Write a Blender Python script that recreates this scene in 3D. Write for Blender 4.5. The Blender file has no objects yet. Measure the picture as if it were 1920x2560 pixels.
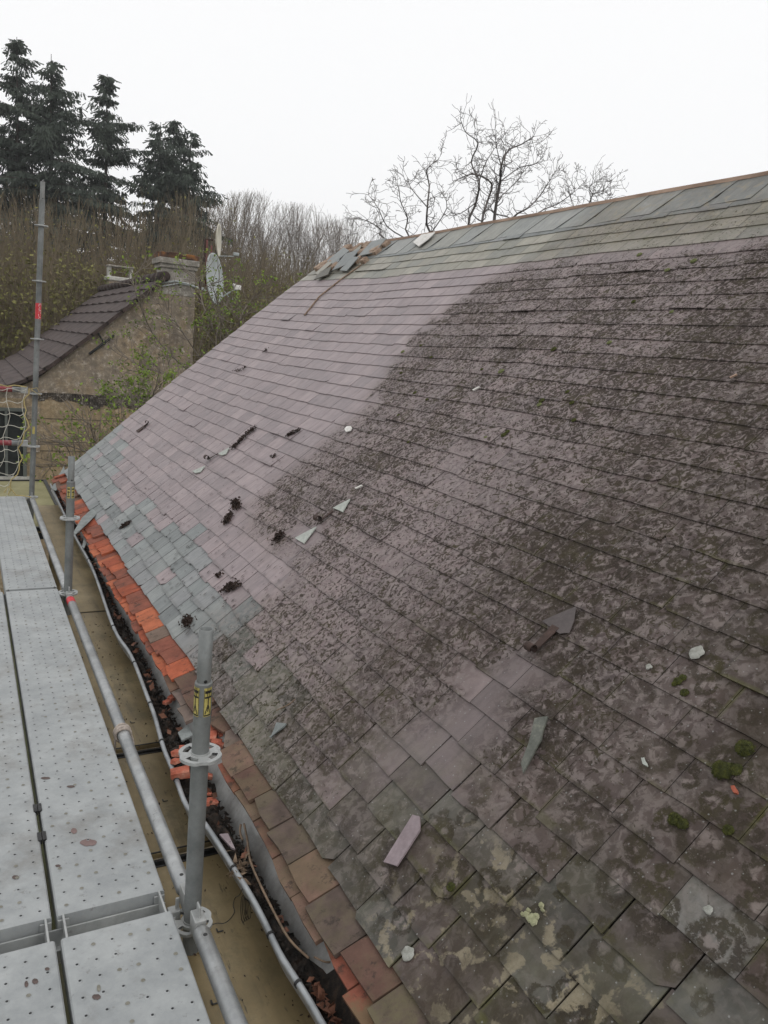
import bpy, bmesh, math, random
import numpy as np
from mathutils import Vector, Matrix, noise as mnoise
random.seed(7); rng = np.random.default_rng(7)
S = bpy.context.scene
COL = S.collection
# ------------------------------------------------------------------ camera
FPX, CX, CY = 1950.0, 960.0, 1280.0          # focal length and centre in photograph pixels
RM = np.array([[0.88129982, -0.01854414, 0.47219354],
               [-0.4648547, -0.21370097, 0.8592101],
               [0.08497491, -0.9767231, -0.19695496]])   # rows: world x, y, z in camera right/down/forward
cam_d = bpy.data.cameras.new('camera'); cam = bpy.data.objects.new('camera', cam_d); COL.objects.link(cam)
cam_d.sensor_fit = 'VERTICAL'; cam_d.sensor_height = 36; cam_d.lens = 36*FPX/2560
cam_d.clip_start = 0.05; cam_d.clip_end = 2000
m = Matrix.Identity(4)
for i in range(3):
    m[i][0] = RM[i][0]; m[i][1] = -RM[i][1]; m[i][2] = -RM[i][2]
cam.matrix_world = m
S.camera = cam
S.view_settings.view_transform = 'Standard'; S.view_settings.look = 'None'
S.view_settings.exposure = 0.0; S.view_settings.gamma = 1.0
# ------------------------------------------------------------------ sky and sun (overcast)
W = bpy.data.worlds.new('World'); S.world = W; W.use_nodes = True
wn = W.node_tree; wn.nodes.clear()
sky = wn.nodes.new('ShaderNodeTexSky'); sky.sky_type = 'NISHITA'; sky.sun_disc = False
SUN_EL, SUN_ROT = math.radians(48), math.radians(150)
sky.sun_elevation = SUN_EL; sky.sun_rotation = SUN_ROT; sky.dust_density = 4
hs = wn.nodes.new('ShaderNodeHueSaturation'); hs.inputs['Saturation'].default_value = 0.15
hs.inputs['Value'].default_value = 1.0
mxs = wn.nodes.new('ShaderNodeMix'); mxs.data_type = 'RGBA'; mxs.inputs[0].default_value = 0.90
mxs.inputs[7].default_value = (10.9, 10.93, 11.0, 1)      # the even cloud layer
bg = wn.nodes.new('ShaderNodeBackground'); bg.inputs[1].default_value = 0.1
wo = wn.nodes.new('ShaderNodeOutputWorld')
wn.links.new(sky.outputs[0], hs.inputs['Color']); wn.links.new(hs.outputs[0], mxs.inputs[6])
wn.links.new(mxs.outputs[2], bg.inputs[0]); wn.links.new(bg.outputs[0], wo.inputs[0])
sl = bpy.data.lights.new('sun', 'SUN'); sl.energy = 0.5; sl.angle = math.radians(25); sl.color = (1, 0.97, 0.93)
so = bpy.data.objects.new('sun', sl); COL.objects.link(so)
sd = Vector((math.sin(SUN_ROT)*math.cos(SUN_EL), math.cos(SUN_ROT)*math.cos(SUN_EL), math.sin(SUN_EL)))
so.rotation_euler = sd.to_track_quat('Z', 'Y').to_euler()

# ------------------------------------------------------------------ geometry of the place (metres, eye at the origin)
DECK = -1.61; GROUND = -6.0
RX0, RZ0, RMS = 0.935, -1.492, 0.88            # slate eave line and slope of the roof plane
RL = math.hypot(1, RMS)
US = Vector((1/RL, 0, RMS/RL)); UN = Vector((-RMS/RL, 0, 1/RL)); UY = Vector((0, 1, 0))
YG = 8.70                                       # far gable end of the roof
SR = 4.0                                        # slope length up to the ridge
def ray(u, v):
    d = RM @ np.array([u-CX, v-CY, FPX]); return Vector(d)
def at_y(u, v, y): d = ray(u, v); return d*(y/d.y)
def at_z(u, v, z): d = ray(u, v); return d*(z/d.z)
def at_roof(u, v):                              # -> (y, s) on the roof plane
    d = ray(u, v); t = (RZ0 - RMS*RX0)/(d.z - RMS*d.x); p = d*t
    return p.y, (p.x-RX0)*RL
def topix(p):
    c = RM.T @ np.array(p); return c[0]/c[2]*FPX+CX, c[1]/c[2]*FPX+CY
def sag(y, s):
    q = max(0, (y-6.3)/2.4)
    return 0.012*mnoise.noise(Vector((y*0.7, s*0.8, 3.1))) + 0.05*q*q*(0.3+0.7*math.sin(min(1, max(0, s/4))*math.pi)) - 0.03*math.sin(min(1, max(0, (y-3.5)/5))*math.pi)*math.sin(min(1, max(0, s/4))*math.pi)
def roofp(y, s, h=0.0):
    return Vector((RX0, y, RZ0)) + US*s + UN*(h+sag(y, s))
def sstep(x, a, b):
    t = min(1, max(0, (x-a)/(b-a))) if b != a else float(x > a); return t*t*(3-2*t)

# ------------------------------------------------------------------ object helpers
def link(o, parent=None):
    COL.objects.link(o)
    if parent is not None: o.parent = parent
    return o
def tag(o, label=None, cat=None, group=None, kind=None):
    if label: o['label'] = label
    if cat: o['category'] = cat
    if group: o['group'] = group
    if kind: o['kind'] = kind
    return o
def empty(name, loc=(0, 0, 0), label=None, cat=None, group=None):
    o = bpy.data.objects.new(name, None); o.location = loc; o.empty_display_size = 0.1
    link(o); return tag(o, label, cat, group)
class MB:
    def __init__(s): s.v = []; s.f = []; s.m = []; s.c = {}
    def add(s, vs, fs, mi=0):
        b = len(s.v); s.v += [tuple(v) for v in vs]
        for f in fs: s.f.append(tuple(i+b for i in f)); s.m.append(mi)
        return b
    def box(s, c, d, ax=None, mi=0):
        c = Vector(c); ax = ax or (Vector((1, 0, 0)), Vector((0, 1, 0)), Vector((0, 0, 1)))
        vs = []
        for k in (-1, 1):
            for j in (-1, 1):
                for i in (-1, 1): vs.append(c+ax[0]*(i*d[0]/2)+ax[1]*(j*d[1]/2)+ax[2]*(k*d[2]/2))
        s.add(vs, [(0, 2, 3, 1), (4, 5, 7, 6), (0, 1, 5, 4), (1, 3, 7, 5), (3, 2, 6, 7), (2, 0, 4, 6)], mi)
    def tube(s, pts, r, n=8, mi=0, cap=True, closed=False):
        pts = [Vector(p) for p in pts]; rs = r if isinstance(r, (list, tuple)) else [r]*len(pts)
        up = None; rings = []
        for i, p in enumerate(pts):
            d = (pts[min(i+1, len(pts)-1)]-pts[max(i-1, 0)])
            if d.length < 1e-9: d = Vector((0, 0, 1))
            d.normalize()
            if up is None: up = d.orthogonal().normalized()
            up = (up-d*up.dot(d))
            if up.length < 1e-6: up = d.orthogonal()
            up.normalize(); w = d.cross(up)
            rings.append([p+(up*math.cos(a)+w*math.sin(a))*rs[i] for a in [2*math.pi*k/n for k in range(n)]])
        vs = [q for rg in rings for q in rg]; fs = []
        for i in range(len(pts)-1):
            for k in range(n): fs.append((i*n+k, i*n+(k+1) % n, (i+1)*n+(k+1) % n, (i+1)*n+k))
        if cap: fs.append(tuple(range(n))[::-1]); fs.append(tuple((len(pts)-1)*n+k for k in range(n)))
        s.add(vs, fs, mi)
    def slab(s, poly, nrm, t, mi=0, rnd=0):         # polygon (list of points) thickened along nrm
        nrm = Vector(nrm).normalized(); n = len(poly)
        vs = [Vector(p) for p in poly]+[Vector(p)-nrm*t for p in poly]
        fs = [tuple(range(n)), tuple(range(2*n-1, n-1, -1))]
        for i in range(n): fs.append((i, i+n, (i+1) % n+n, (i+1) % n))
        s.add(vs, fs, mi)
    def build(s, name, mats, parent=None, smooth=False, bevel=0, rel=True):
        me = bpy.data.meshes.new(name)
        off = Vector(parent.location) if (parent is not None and parent.parent is None and rel) else Vector((0, 0, 0))
        if parent is not None and parent.parent is not None and rel: off = Vector(parent.parent.location)+Vector(parent.location)
        me.from_pydata([tuple(Vector(v)-off) for v in s.v], [], s.f); 
        for mt in (mats if isinstance(mats, (list, tuple)) else [mats]): me.materials.append(mt)
        me.polygons.foreach_set('material_index', s.m)
        if smooth: me.polygons.foreach_set('use_smooth', [True]*len(me.polygons))
        me.update()
        o = bpy.data.objects.new(name, me); link(o, parent)
        if bevel:
            b = o.modifiers.new('bevel', 'BEVEL'); b.width = bevel; b.segments = 2; b.limit_method = 'ANGLE'
        return o
def quads(name, P, mat, parent=None, attr=None):     # P: (n,4,3) numpy array -> one mesh of loose quads
    n = len(P); me = bpy.data.meshes.new(name)
    off = np.array(parent.location) if parent is not None else np.zeros(3)
    me.vertices.add(n*4); me.vertices.foreach_set('co', (P-off).reshape(-1).astype(np.float32))
    me.loops.add(n*4); me.loops.foreach_set('vertex_index', np.arange(n*4, dtype=np.int32))
    me.polygons.add(n); me.polygons.foreach_set('loop_start', np.arange(0, n*4, 4, dtype=np.int32))
    me.materials.append(mat); me.update(calc_edges=True); me.validate()
    o = bpy.data.objects.new(name, me); return link(o, parent)
def leafq(C, size, asp=0.5, down=0.0):                # random leaf-sized quads at centres C
    n = len(C); a = rng.normal(size=(n, 3)); a[:, 2] -= down; a /= np.linalg.norm(a, axis=1)[:, None]
    b = np.cross(a, rng.normal(size=(n, 3))); b /= np.linalg.norm(b, axis=1)[:, None]
    L = (size*(0.6+0.8*rng.random(n)))[:, None]; w = L*asp
    return np.stack([C-a*L/2, C+b*w/2, C+a*L/2, C-b*w/2], 1)

# ------------------------------------------------------------------ materials
class NT:
    def __init__(s, name):
        s.mat = bpy.data.materials.new(name); s.mat.use_nodes = True; s.t = s.mat.node_tree
        s.b = s.t.nodes['Principled BSDF']
    def n(s, typ, **kw):
        nd = s.t.nodes.new(typ)
        for k, v in kw.items(): setattr(nd, k, v)
        return nd
    def l(s, a, b): s.t.links.new(a, b)
    def coord(s, scale=(1, 1, 1), src='Object', rot=(0, 0, 0)):
        c = s.n('ShaderNodeTexCoord'); mp = s.n('ShaderNodeMapping'); mp.inputs['Scale'].default_value = scale
        mp.inputs['Rotation'].default_value = rot
        s.l(c.outputs[src], mp.inputs[0]); return mp.outputs[0]
    def noise(s, vec, scale, detail=4, rough=0.55, dist=0.0):
        k = s.n('ShaderNodeTexNoise'); k.inputs['Scale'].default_value = scale; k.inputs['Detail'].default_value = detail
        k.inputs['Roughness'].default_value = rough; k.inputs['Distortion'].default_value = dist
        s.l(vec, k.inputs['Vector']); return k.outputs['Fac']
    def ramp(s, fac, stops):
        r = s.n('ShaderNodeValToRGB'); e = r.color_ramp.elements
        while len(e) > 1: e.remove(e[-1])
        e[0].position = stops[0][0]; e[0].color = tuple(stops[0][1])+(1,) if len(stops[0][1]) == 3 else stops[0][1]
        for p, c in stops[1:]:
            q = e.new(p); q.color = tuple(c)+(1,) if len(c) == 3 else c
        s.l(fac, r.inputs[0]); return r.outputs[0]
    def math(s, op, a, b=None, c=None, clamp=False):
        k = s.n('ShaderNodeMath', operation=op, use_clamp=clamp)
        for i, x in enumerate((a, b, c)):
            if x is None: continue
            if isinstance(x, (int, float)): k.inputs[i].default_value = x
            else: s.l(x, k.inputs[i])
        return k.outputs[0]
    def mask(s, fac, lo, hi):
        k = s.n('ShaderNodeMapRange'); k.inputs[1].default_value = lo; k.inputs[2].default_value = hi
        s.l(fac, k.inputs[0]); return k.outputs[0]
    def mix(s, f, a, b, mode='MIX'):
        k = s.n('ShaderNodeMix', data_type='RGBA', blend_type=mode)
        for i, x in ((0, f), (6, a), (7, b)):
            if isinstance(x, (int, float)): k.inputs[i].default_value = x
            elif isinstance(x, (tuple, list)): k.inputs[i].default_value = tuple(x)+(1,) if len(x) == 3 else x
            else: s.l(x, k.inputs[i])
        return k.outputs[2]
    def out(s, col, rough=0.6, bump=None, bs=0.3, bd=0.01, metal=0.0, spec=0.5):
        if isinstance(col, tuple): s.b.inputs['Base Color'].default_value = col+(1,)
        else: s.l(col, s.b.inputs['Base Color'])
        if isinstance(rough, (int, float)): s.b.inputs['Roughness'].default_value = rough
        else: s.l(rough, s.b.inputs['Roughness'])
        s.b.inputs['Metallic'].default_value = metal; s.b.inputs['Specular IOR Level'].default_value = spec
        if bump is not None:
            k = s.n('ShaderNodeBump'); k.inputs['Strength'].default_value = bs; k.inputs['Distance'].default_value = bd
            s.l(bump, k.inputs['Height']); s.l(k.outputs[0], s.b.inputs['Normal'])
        return s.mat
def simple(name, c1, c2, scale=8, rough=0.7, bs=0.3, bd=0.004, metal=0, detail=6, scl=(1, 1, 1), c3=None, spec=0.4):
    t = NT(name); v = t.coord(scl); f = t.noise(v, scale, detail, 0.6)
    stops = [(0.3, c1), (0.68, c2)] if c3 is None else [(0.3, c1), (0.52, c2), (0.72, c3)]
    col = t.ramp(f, stops); g = t.noise(v, scale*9, 3)
    col = t.mix(0.35, col, t.ramp(g, [(0.3, (0.55, 0.55, 0.55)), (0.7, (1, 1, 1))]), 'MULTIPLY')
    return t.out(col, rough, g, bs, bd, metal, spec)

def slate_mat(name):
    t = NT(name)
    a = t.n('ShaderNodeAttribute', attribute_name='tint'); z = t.n('ShaderNodeAttribute', attribute_name='zone')
    zs = t.n('ShaderNodeSeparateColor'); t.l(z.outputs['Color'], zs.inputs[0])
    R_, G_, B_ = zs.outputs[0], zs.outputs[1], zs.outputs[2]; A_ = z.outputs['Alpha']
    uvn = t.n('ShaderNodeUVMap', uv_map='roof'); uv = uvn.outputs[0]
    lv = t.n('ShaderNodeUVMap', uv_map='local'); ls = t.n('ShaderNodeSeparateXYZ'); t.l(lv.outputs[0], ls.inputs[0])
    mp = t.n('ShaderNodeMapping'); mp.inputs['Scale'].default_value = (34, 5, 1); t.l(uv, mp.inputs[0])
    streak = t.noise(mp.outputs[0], 1.0, 4, 0.6)
    big = t.noise(uv, 2.2, 5, 0.6); mid = t.noise(uv, 12, 5, 0.6); fine = t.noise(uv, 160, 3, 0.7)
    col = t.mix(0.7, a.outputs['Color'], t.ramp(streak, [(0.28, (0.66, 0.66, 0.68)), (0.5, (1, 1, 1)), (0.75, (1.22, 1.18, 1.16))]), 'MULTIPLY')
    col = t.mix(0.55, col, t.ramp(mid, [(0.3, (0.72, 0.72, 0.72)), (0.7, (1.18, 1.16, 1.14))]), 'MULTIPLY')
    # pale crust and dark worm-like lichen
    crust = t.mask(t.noise(uv, 30, 5, 0.65, 0.6), 0.46, 0.56)
    rz = t.math('MULTIPLY', crust, R_)
    
    n1 = t.noise(uv, 36, 6, 0.66, 1.6)
    patchy = t.math('MULTIPLY', t.math('SUBTRACT', big, 0.5), 0.09)
    col = t.mix(R_, col, (0.71, 0.68, 0.66), 'MULTIPLY')
    col = t.mix(G_, col, (0.50, 0.455, 0.44), 'MULTIPLY')
    col = t.mix(A_, col, (0.72, 0.68, 0.62), 'MULTIPLY')
    col = t.mix(t.math('MULTIPLY', rz, 0.55), col, (0.285, 0.242, 0.228))
    thr = t.math('SUBTRACT', t.math('SUBTRACT', 0.78, t.math('MULTIPLY', R_, 0.315)), t.math('ADD', patchy, t.math('MULTIPLY', t.math('SUBTRACT', a.outputs['Alpha'], 0.5), 0.065)))
    worm = t.math('MULTIPLY', t.math('SUBTRACT', n1, thr), 14, clamp=True)
    n2 = t.noise(uv, 21, 8, 0.70, 2.2)
    thr2 = t.math('SUBTRACT', t.math('SUBTRACT', 0.82, t.math('MULTIPLY', G_, 0.28)), t.math('MULTIPLY', patchy, 1.5))
    blot = t.math('MULTIPLY', t.math('SUBTRACT', n2, thr2), 9, clamp=True)
    # rings
    dn = t.n('ShaderNodeTexNoise'); dn.inputs['Scale'].default_value = 24; dn.inputs['Detail'].default_value = 8; dn.inputs['Roughness'].default_value = 0.68; t.l(uv, dn.inputs['Vector'])
    off = t.n('ShaderNodeVectorMath', operation='MULTIPLY_ADD'); t.l(dn.outputs['Color'], off.inputs[0])
    off.inputs[1].default_value = (0.06, 0.06, 0); t.l(uv, off.inputs[2])
    def rings(scale, r0, wd, keep, seed):
        ad = t.n('ShaderNodeVectorMath', operation='ADD'); t.l(off.outputs[0], ad.inputs[0]); ad.inputs[1].default_value = (seed, seed*1.7, 0)
        vo = t.n('ShaderNodeTexVoronoi', voronoi_dimensions='2D'); vo.inputs['Scale'].default_value = scale
        t.l(ad.outputs[0], vo.inputs['Vector'])
        cs = t.n('ShaderNodeSeparateColor'); t.l(vo.outputs['Color'], cs.inputs[0])
        rad = t.math('MULTIPLY_ADD', cs.outputs[1], r0, r0*0.5)
        d = t.math('ABSOLUTE', t.math('SUBTRACT', vo.outputs['Distance'], rad))
        band = t.math('SUBTRACT', 1.0, t.math('DIVIDE', d, wd)); band = t.math('MULTIPLY', band, 2.2, clamp=True)
        on = t.math('GREATER_THAN', cs.outputs[0], keep)
        inn = t.math('MULTIPLY', t.math('MULTIPLY', t.math('SUBTRACT', t.math('SUBTRACT', rad, vo.outputs['Distance']), wd*0.5), 9.0, clamp=True), on)
        return t.math('MULTIPLY', band, on), inn
    (r1, i1), (r2, i2) = rings(6.5, 0.27, 0.12, 0.40, 0.0), rings(12.0, 0.26, 0.14, 0.40, 4.3)
    rg = t.math('MAXIMUM', r1, r2)
    rg = t.math('MULTIPLY', rg, t.mask(t.noise(uv, 70, 5, 0.75), 0.40, 0.47))
    rg = t.math('MULTIPLY', rg, t.mask(G_, 0.15, 0.6))
    pc = t.math('MULTIPLY', t.math('MULTIPLY', t.math('MAXIMUM', i1, i2), crust), t.mask(G_, 0.15, 0.6))
    col = t.mix(t.math('MULTIPLY', pc, 0.55), col, (0.25, 0.205, 0.19))
    dark = t.math('MAXIMUM', t.math('MAXIMUM', worm, blot), rg)
    dc = t.ramp(t.noise(uv, 9, 4, 0.6), [(0.36, (0.038, 0.032, 0.028)), (0.52, (0.044, 0.038, 0.029)), (0.68, (0.050, 0.046, 0.023))])
    dc = t.mix(0.6, dc, t.ramp(fine, [(0.3, (0.45, 0.45, 0.42)), (0.7, (1.35, 1.3, 1.2))]), 'MULTIPLY')
    col = t.mix(t.math('MULTIPLY', dark, 0.84), col, dc)
    # tan crusts and algae
    tn = t.math('MULTIPLY', t.mask(t.noise(uv, 15, 6, 0.6, 0.3), 0.55, 0.59), t.mask(A_, 0.05, 0.5))
    col = t.mix(t.math('MULTIPLY', tn, 0.8), col, t.mix(fine, (0.20, 0.17, 0.115), (0.36, 0.31, 0.22)))
    alg = t.math('MULTIPLY', t.mask(t.noise(uv, 7, 6, 0.65), 0.42, 0.62), B_)
    col = t.mix(t.math('MULTIPLY', alg, 0.6), col, (0.135, 0.13, 0.075))
    gr = t.math('MULTIPLY', t.mask(t.noise(uv, 6.5, 8, 0.72, 0.6), 0.40, 0.62), t.math('MAXIMUM', G_, A_))
    col = t.mix(t.math('MULTIPLY', gr, 0.72), col, (0.052, 0.042, 0.031))
    # yellow-green moss creeping out of the joints
    ex = t.math('MINIMUM', ls.outputs[0], t.math('SUBTRACT', 1.0, ls.outputs[0]))
    ed = t.math('MINIMUM', t.math('MULTIPLY', ex, 2.0), ls.outputs[1])
    em = t.math('SUBTRACT', 1.0, t.math('MULTIPLY', ed, 12.0), clamp=True)
    em2 = t.math('MULTIPLY', em, t.mask(t.noise(uv, 6, 5, 0.6), 0.50, 0.60)); em2 = t.math('MULTIPLY', em2, t.math('MAXIMUM', t.math('MAXIMUM', G_, B_), A_))
    col = t.mix(t.math('MULTIPLY', em2, 0.6), col, (0.10, 0.10, 0.018))
    # even dark line along slate edges, small pale specks
    col = t.mix(t.math('MULTIPLY', em, 0.25), col, (0.06, 0.055, 0.05))
    sp = t.n('ShaderNodeTexVoronoi', voronoi_dimensions='2D'); sp.inputs['Scale'].default_value = 48; t.l(uv, sp.inputs['Vector'])
    sc = t.n('ShaderNodeSeparateColor'); t.l(sp.outputs['Color'], sc.inputs[0])
    spm = t.math('MULTIPLY', t.math('LESS_THAN', sp.outputs['Distance'], t.math('MULTIPLY', sc.outputs[1], 0.12)), t.math('GREATER_THAN', sc.outputs[0], 0.72))
    col = t.mix(t.math('MULTIPLY', spm, 0.5), col, (0.30, 0.30, 0.29))
    hgt = t.math('ADD', t.math('MULTIPLY', dark, 0.6), t.math('ADD', t.math('MULTIPLY', mid, 0.8), t.math('MULTIPLY', fine, 0.35)))
    rough = t.math('ADD', 0.46, t.math('MULTIPLY', dark, 0.4))
    mt_ = t.out(col, rough, hgt, 0.45, 0.004, 0, 0.45)
    t.l(t.math('MULTIPLY', t.math('MULTIPLY', t.math('SUBTRACT', 1.0, t.math('MULTIPLY', t.math('MAXIMUM', dark, gr), 0.8)), 0.40), t.math('SUBTRACT', 1.0, t.math('MULTIPLY', t.math('MAXIMUM', t.math('MAXIMUM', R_, G_), A_), 0.5))), t.b.inputs['Specular IOR Level'])
    return mt_

M = {}
M['slate'] = slate_mat('weathered_slate')
M['under'] = simple('roof_underlay', (0.012, 0.011, 0.01), (0.03, 0.027, 0.022), 9, 0.9)  # near-black, so the shade in the slate gaps is put into the colour
def galv(name, lo, hi, rough=0.45, metal=0.35):
    t = NT(name); v = t.coord(); f = t.noise(v, 7, 6, 0.65); g = t.noise(v, 70, 3, 0.6)
    vo = t.n('ShaderNodeTexVoronoi'); vo.inputs['Scale'].default_value = 55; t.l(v, vo.inputs['Vector'])
    cs = t.n('ShaderNodeSeparateColor'); t.l(vo.outputs['Color'], cs.inputs[0])
    col = t.ramp(f, [(0.32, lo), (0.66, hi)])
    col = t.mix(0.12, col, t.ramp(cs.outputs[0], [(0, (0.7, 0.7, 0.7)), (1, (1.2, 1.2, 1.2))]), 'MULTIPLY')
    col = t.mix(t.math('MULTIPLY', t.mask(t.noise(v, 3.1, 7, 0.7), 0.53, 0.68), 0.5), col, (0.16, 0.145, 0.125))
    col = t.mix(t.math('MULTIPLY', t.mask(t.noise(v, 26, 6, 0.8), 0.60, 0.66), 0.45), col, (0.12, 0.105, 0.09))
    return t.out(col, t.ramp(g, [(0.3, (rough-.08,)*3), (0.7, (rough+.12,)*3)]), g, 0.12, 0.002, metal)
M['galv'] = galv('galvanised_tube', (0.22, 0.23, 0.235), (0.42, 0.43, 0.43), 0.42, 0.45)
M['post'] = galv('weathered_galvanised_post', (0.13, 0.14, 0.138), (0.24, 0.25, 0.245), 0.55, 0.3)
M['deck'] = galv('galvanised_deck_sheet', (0.27, 0.285, 0.29), (0.375, 0.39, 0.39), 0.6, 0.1)
M['cast'] = galv('cast_fitting', (0.30, 0.31, 0.31), (0.45, 0.46, 0.45), 0.5, 0.3)
M['hole'] = simple('hole_shade', (0.02, 0.022, 0.025), (0.05, 0.05, 0.05), 30, 0.9)  # dark discs painted in for the shade inside open holes
M['plug'] = simple('mud_plug', (0.17, 0.16, 0.13), (0.27, 0.26, 0.22), 40, 0.9)
M['black'] = simple('black_rubber', (0.012, 0.012, 0.013), (0.03, 0.03, 0.03), 12, 0.6)
M['zinc'] = galv('old_zinc', (0.10, 0.095, 0.09), (0.30, 0.30, 0.29), 0.5, 0.15)
M['lip'] = galv('zinc_gutter_lip', (0.20, 0.21, 0.22), (0.36, 0.375, 0.385), 0.42, 0.4)
def ply():
    t = NT('ochre_plywood'); v = t.coord((14, 2.2, 3)); f = t.noise(v, 1.6, 6, 0.6); v2 = t.coord(); b = t.noise(v2, 2.5, 6, 0.65)
    col = t.ramp(b, [(0.3, (0.14, 0.105, 0.05)), (0.5, (0.235, 0.178, 0.09)), (0.72, (0.34, 0.27, 0.155))])
    col = t.mix(0.6, col, t.ramp(f, [(0.3, (0.7, 0.7, 0.68)), (0.7, (1.12, 1.1, 1.05))]), 'MULTIPLY')
    v3 = t.coord((70, 12, 30)); k = t.mask(t.noise(v3, 1.0, 3, 0.6), 0.66, 0.72)
    col = t.mix(t.math('MULTIPLY', k, 0.75), col, (0.035, 0.03, 0.02))
    gm = t.mask(t.noise(v2, 3.1, 8, 0.75), 0.52, 0.64)
    col = t.mix(t.math('MULTIPLY', gm, 0.5), col, (0.075, 0.068, 0.035))
    v5 = t.coord((9, 1.2, 3)); col = t.mix(t.math('MULTIPLY', t.mask(t.noise(v5, 1.0, 6, 0.7), 0.55, 0.66), 0.45), col, (0.06, 0.05, 0.03))
    return t.out(col, 0.55, f, 0.15, 0.002)
M['ply'] = ply()
def tile_mat():
    t = NT('clay_tile'); a = t.n('ShaderNodeAttribute', attribute_name='tint'); v = t.coord()
    f = t.noise(v, 16, 6, 0.65); g = t.noise(v, 120, 3, 0.7)
    col = t.mix(0.7, a.outputs['Color'], t.ramp(f, [(0.3, (0.55, 0.52, 0.5)), (0.68, (1.25, 1.2, 1.15))]), 'MULTIPLY')
    z = a.outputs['Alpha']
    al = t.math('MULTIPLY', t.mask(t.noise(v, 7, 7, 0.7), 0.43, 0.57), z)
    col = t.mix(t.math('MULTIPLY', al, 0.75), col, (0.135, 0.118, 0.065))
    dk = t.mask(t.noise(v, 20, 7, 0.75), 0.55, 0.63)
    col = t.mix(t.math('MULTIPLY', dk, 0.7), col, (0.035, 0.028, 0.022))
    return t.out(col, 0.8, g, 0.4, 0.003, 0, 0.25)
M['tile'] = tile_mat()
M['debris'] = simple('gutter_mulch', (0.008, 0.007, 0.006), (0.028, 0.021, 0.016), 40, 0.95, 0.9, 0.01, c3=(0.075, 0.045, 0.03))
M['leaf_dead'] = simple('dead_leaf', (0.07, 0.03, 0.018), (0.20, 0.085, 0.05), 20, 0.8)
M['mulch'] = simple('dark_mulch_on_slate', (0.022, 0.015, 0.012), (0.075, 0.048, 0.038), 30, 0.95)
M['twig'] = simple('dry_twig', (0.10, 0.07, 0.045), (0.26, 0.18, 0.12), 25, 0.8)
M['moss'] = simple('green_moss', (0.03, 0.034, 0.009), (0.08, 0.088, 0.016), 60, 0.95, 0.9, 0.01, c3=(0.15, 0.155, 0.03))
M['grass_t'] = simple('grey_green_tuft', (0.09, 0.10, 0.04), (0.20, 0.22, 0.09), 60, 0.95)
M['rust'] = simple('rusty_iron', (0.03, 0.018, 0.014), (0.085, 0.05, 0.04), 40, 0.75)
M['pale'] = simple('pale_underlay', (0.30, 0.32, 0.29), (0.52, 0.55, 0.50), 14, 0.6)
M['sl_pur'] = simple('purple_slate_shard', (0.20, 0.155, 0.165), (0.32, 0.26, 0.275), 10, 0.5, 0.3)
M['sl_dk'] = simple('dark_purple_slate', (0.070, 0.056, 0.055), (0.105, 0.086, 0.083), 10, 0.5, 0.3)
M['sl_gry'] = simple('grey_slate_shard', (0.13, 0.145, 0.14), (0.25, 0.27, 0.265), 14, 0.55, 0.4)
M['sl_grn'] = simple('lichened_slate_shard', (0.07, 0.075, 0.062), (0.13, 0.135, 0.115), 18, 0.6, 0.4, c3=(0.32, 0.32, 0.24))
M['brick'] = simple('broken_brick', (0.22, 0.055, 0.03), (0.44, 0.12, 0.07), 14, 0.85, 0.6, 0.006, c3=(0.52, 0.28, 0.20))
M['white'] = simple('white_chip', (0.62, 0.6, 0.55), (0.85, 0.83, 0.8), 30, 0.6)
M['lich_w'] = simple('white_lichen', (0.24, 0.245, 0.21), (0.46, 0.46, 0.42), 50, 0.9, 0.8)
M['lich_y'] = simple('pale_yellow_lichen', (0.33, 0.34, 0.18), (0.55, 0.54, 0.36), 60, 0.9, 0.9)
M['wood'] = simple('fresh_ridge_batten', (0.26, 0.17, 0.12), (0.60, 0.42, 0.32), 6, 0.7, scl=(3, 0.6, 3))
M['oldwood'] = simple('old_wood', (0.12, 0.075, 0.05), (0.30, 0.20, 0.13), 8, 0.85, scl=(3, 0.6, 3))
M['mortar'] = simple('mortar_and_stone', (0.26, 0.17, 0.12), (0.50, 0.38, 0.29), 12, 0.9, 0.8, 0.02)
M['red'] = simple('red_band', (0.55, 0.03, 0.04), (0.65, 0.05, 0.06), 20, 0.5)
M['redold'] = simple('worn_red_paint', (0.14, 0.015, 0.02), (0.28, 0.05, 0.06), 18, 0.6, c3=(0.3, 0.28, 0.27))
M['yel'] = simple('yellow_sticker', (0.36, 0.30, 0.08), (0.55, 0.47, 0.15), 25, 0.5)
M['ink'] = simple('black_print_and_gaps', (0.01, 0.01, 0.01), (0.03, 0.03, 0.03), 25, 0.5)
M['wprint'] = simple('white_print', (0.7, 0.7, 0.7), (0.85, 0.85, 0.85), 25, 0.5)
M['cord'] = simple('net_cord', (0.45, 0.44, 0.38), (0.66, 0.64, 0.56), 30, 0.8)
M['cordy'] = simple('yellow_net_rope', (0.34, 0.27, 0.10), (0.52, 0.42, 0.20), 60, 0.8)
M['rope'] = simple('pale_rope', (0.34, 0.29, 0.25), (0.58, 0.50, 0.44), 90, 0.85, 0.8, 0.003)
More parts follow.
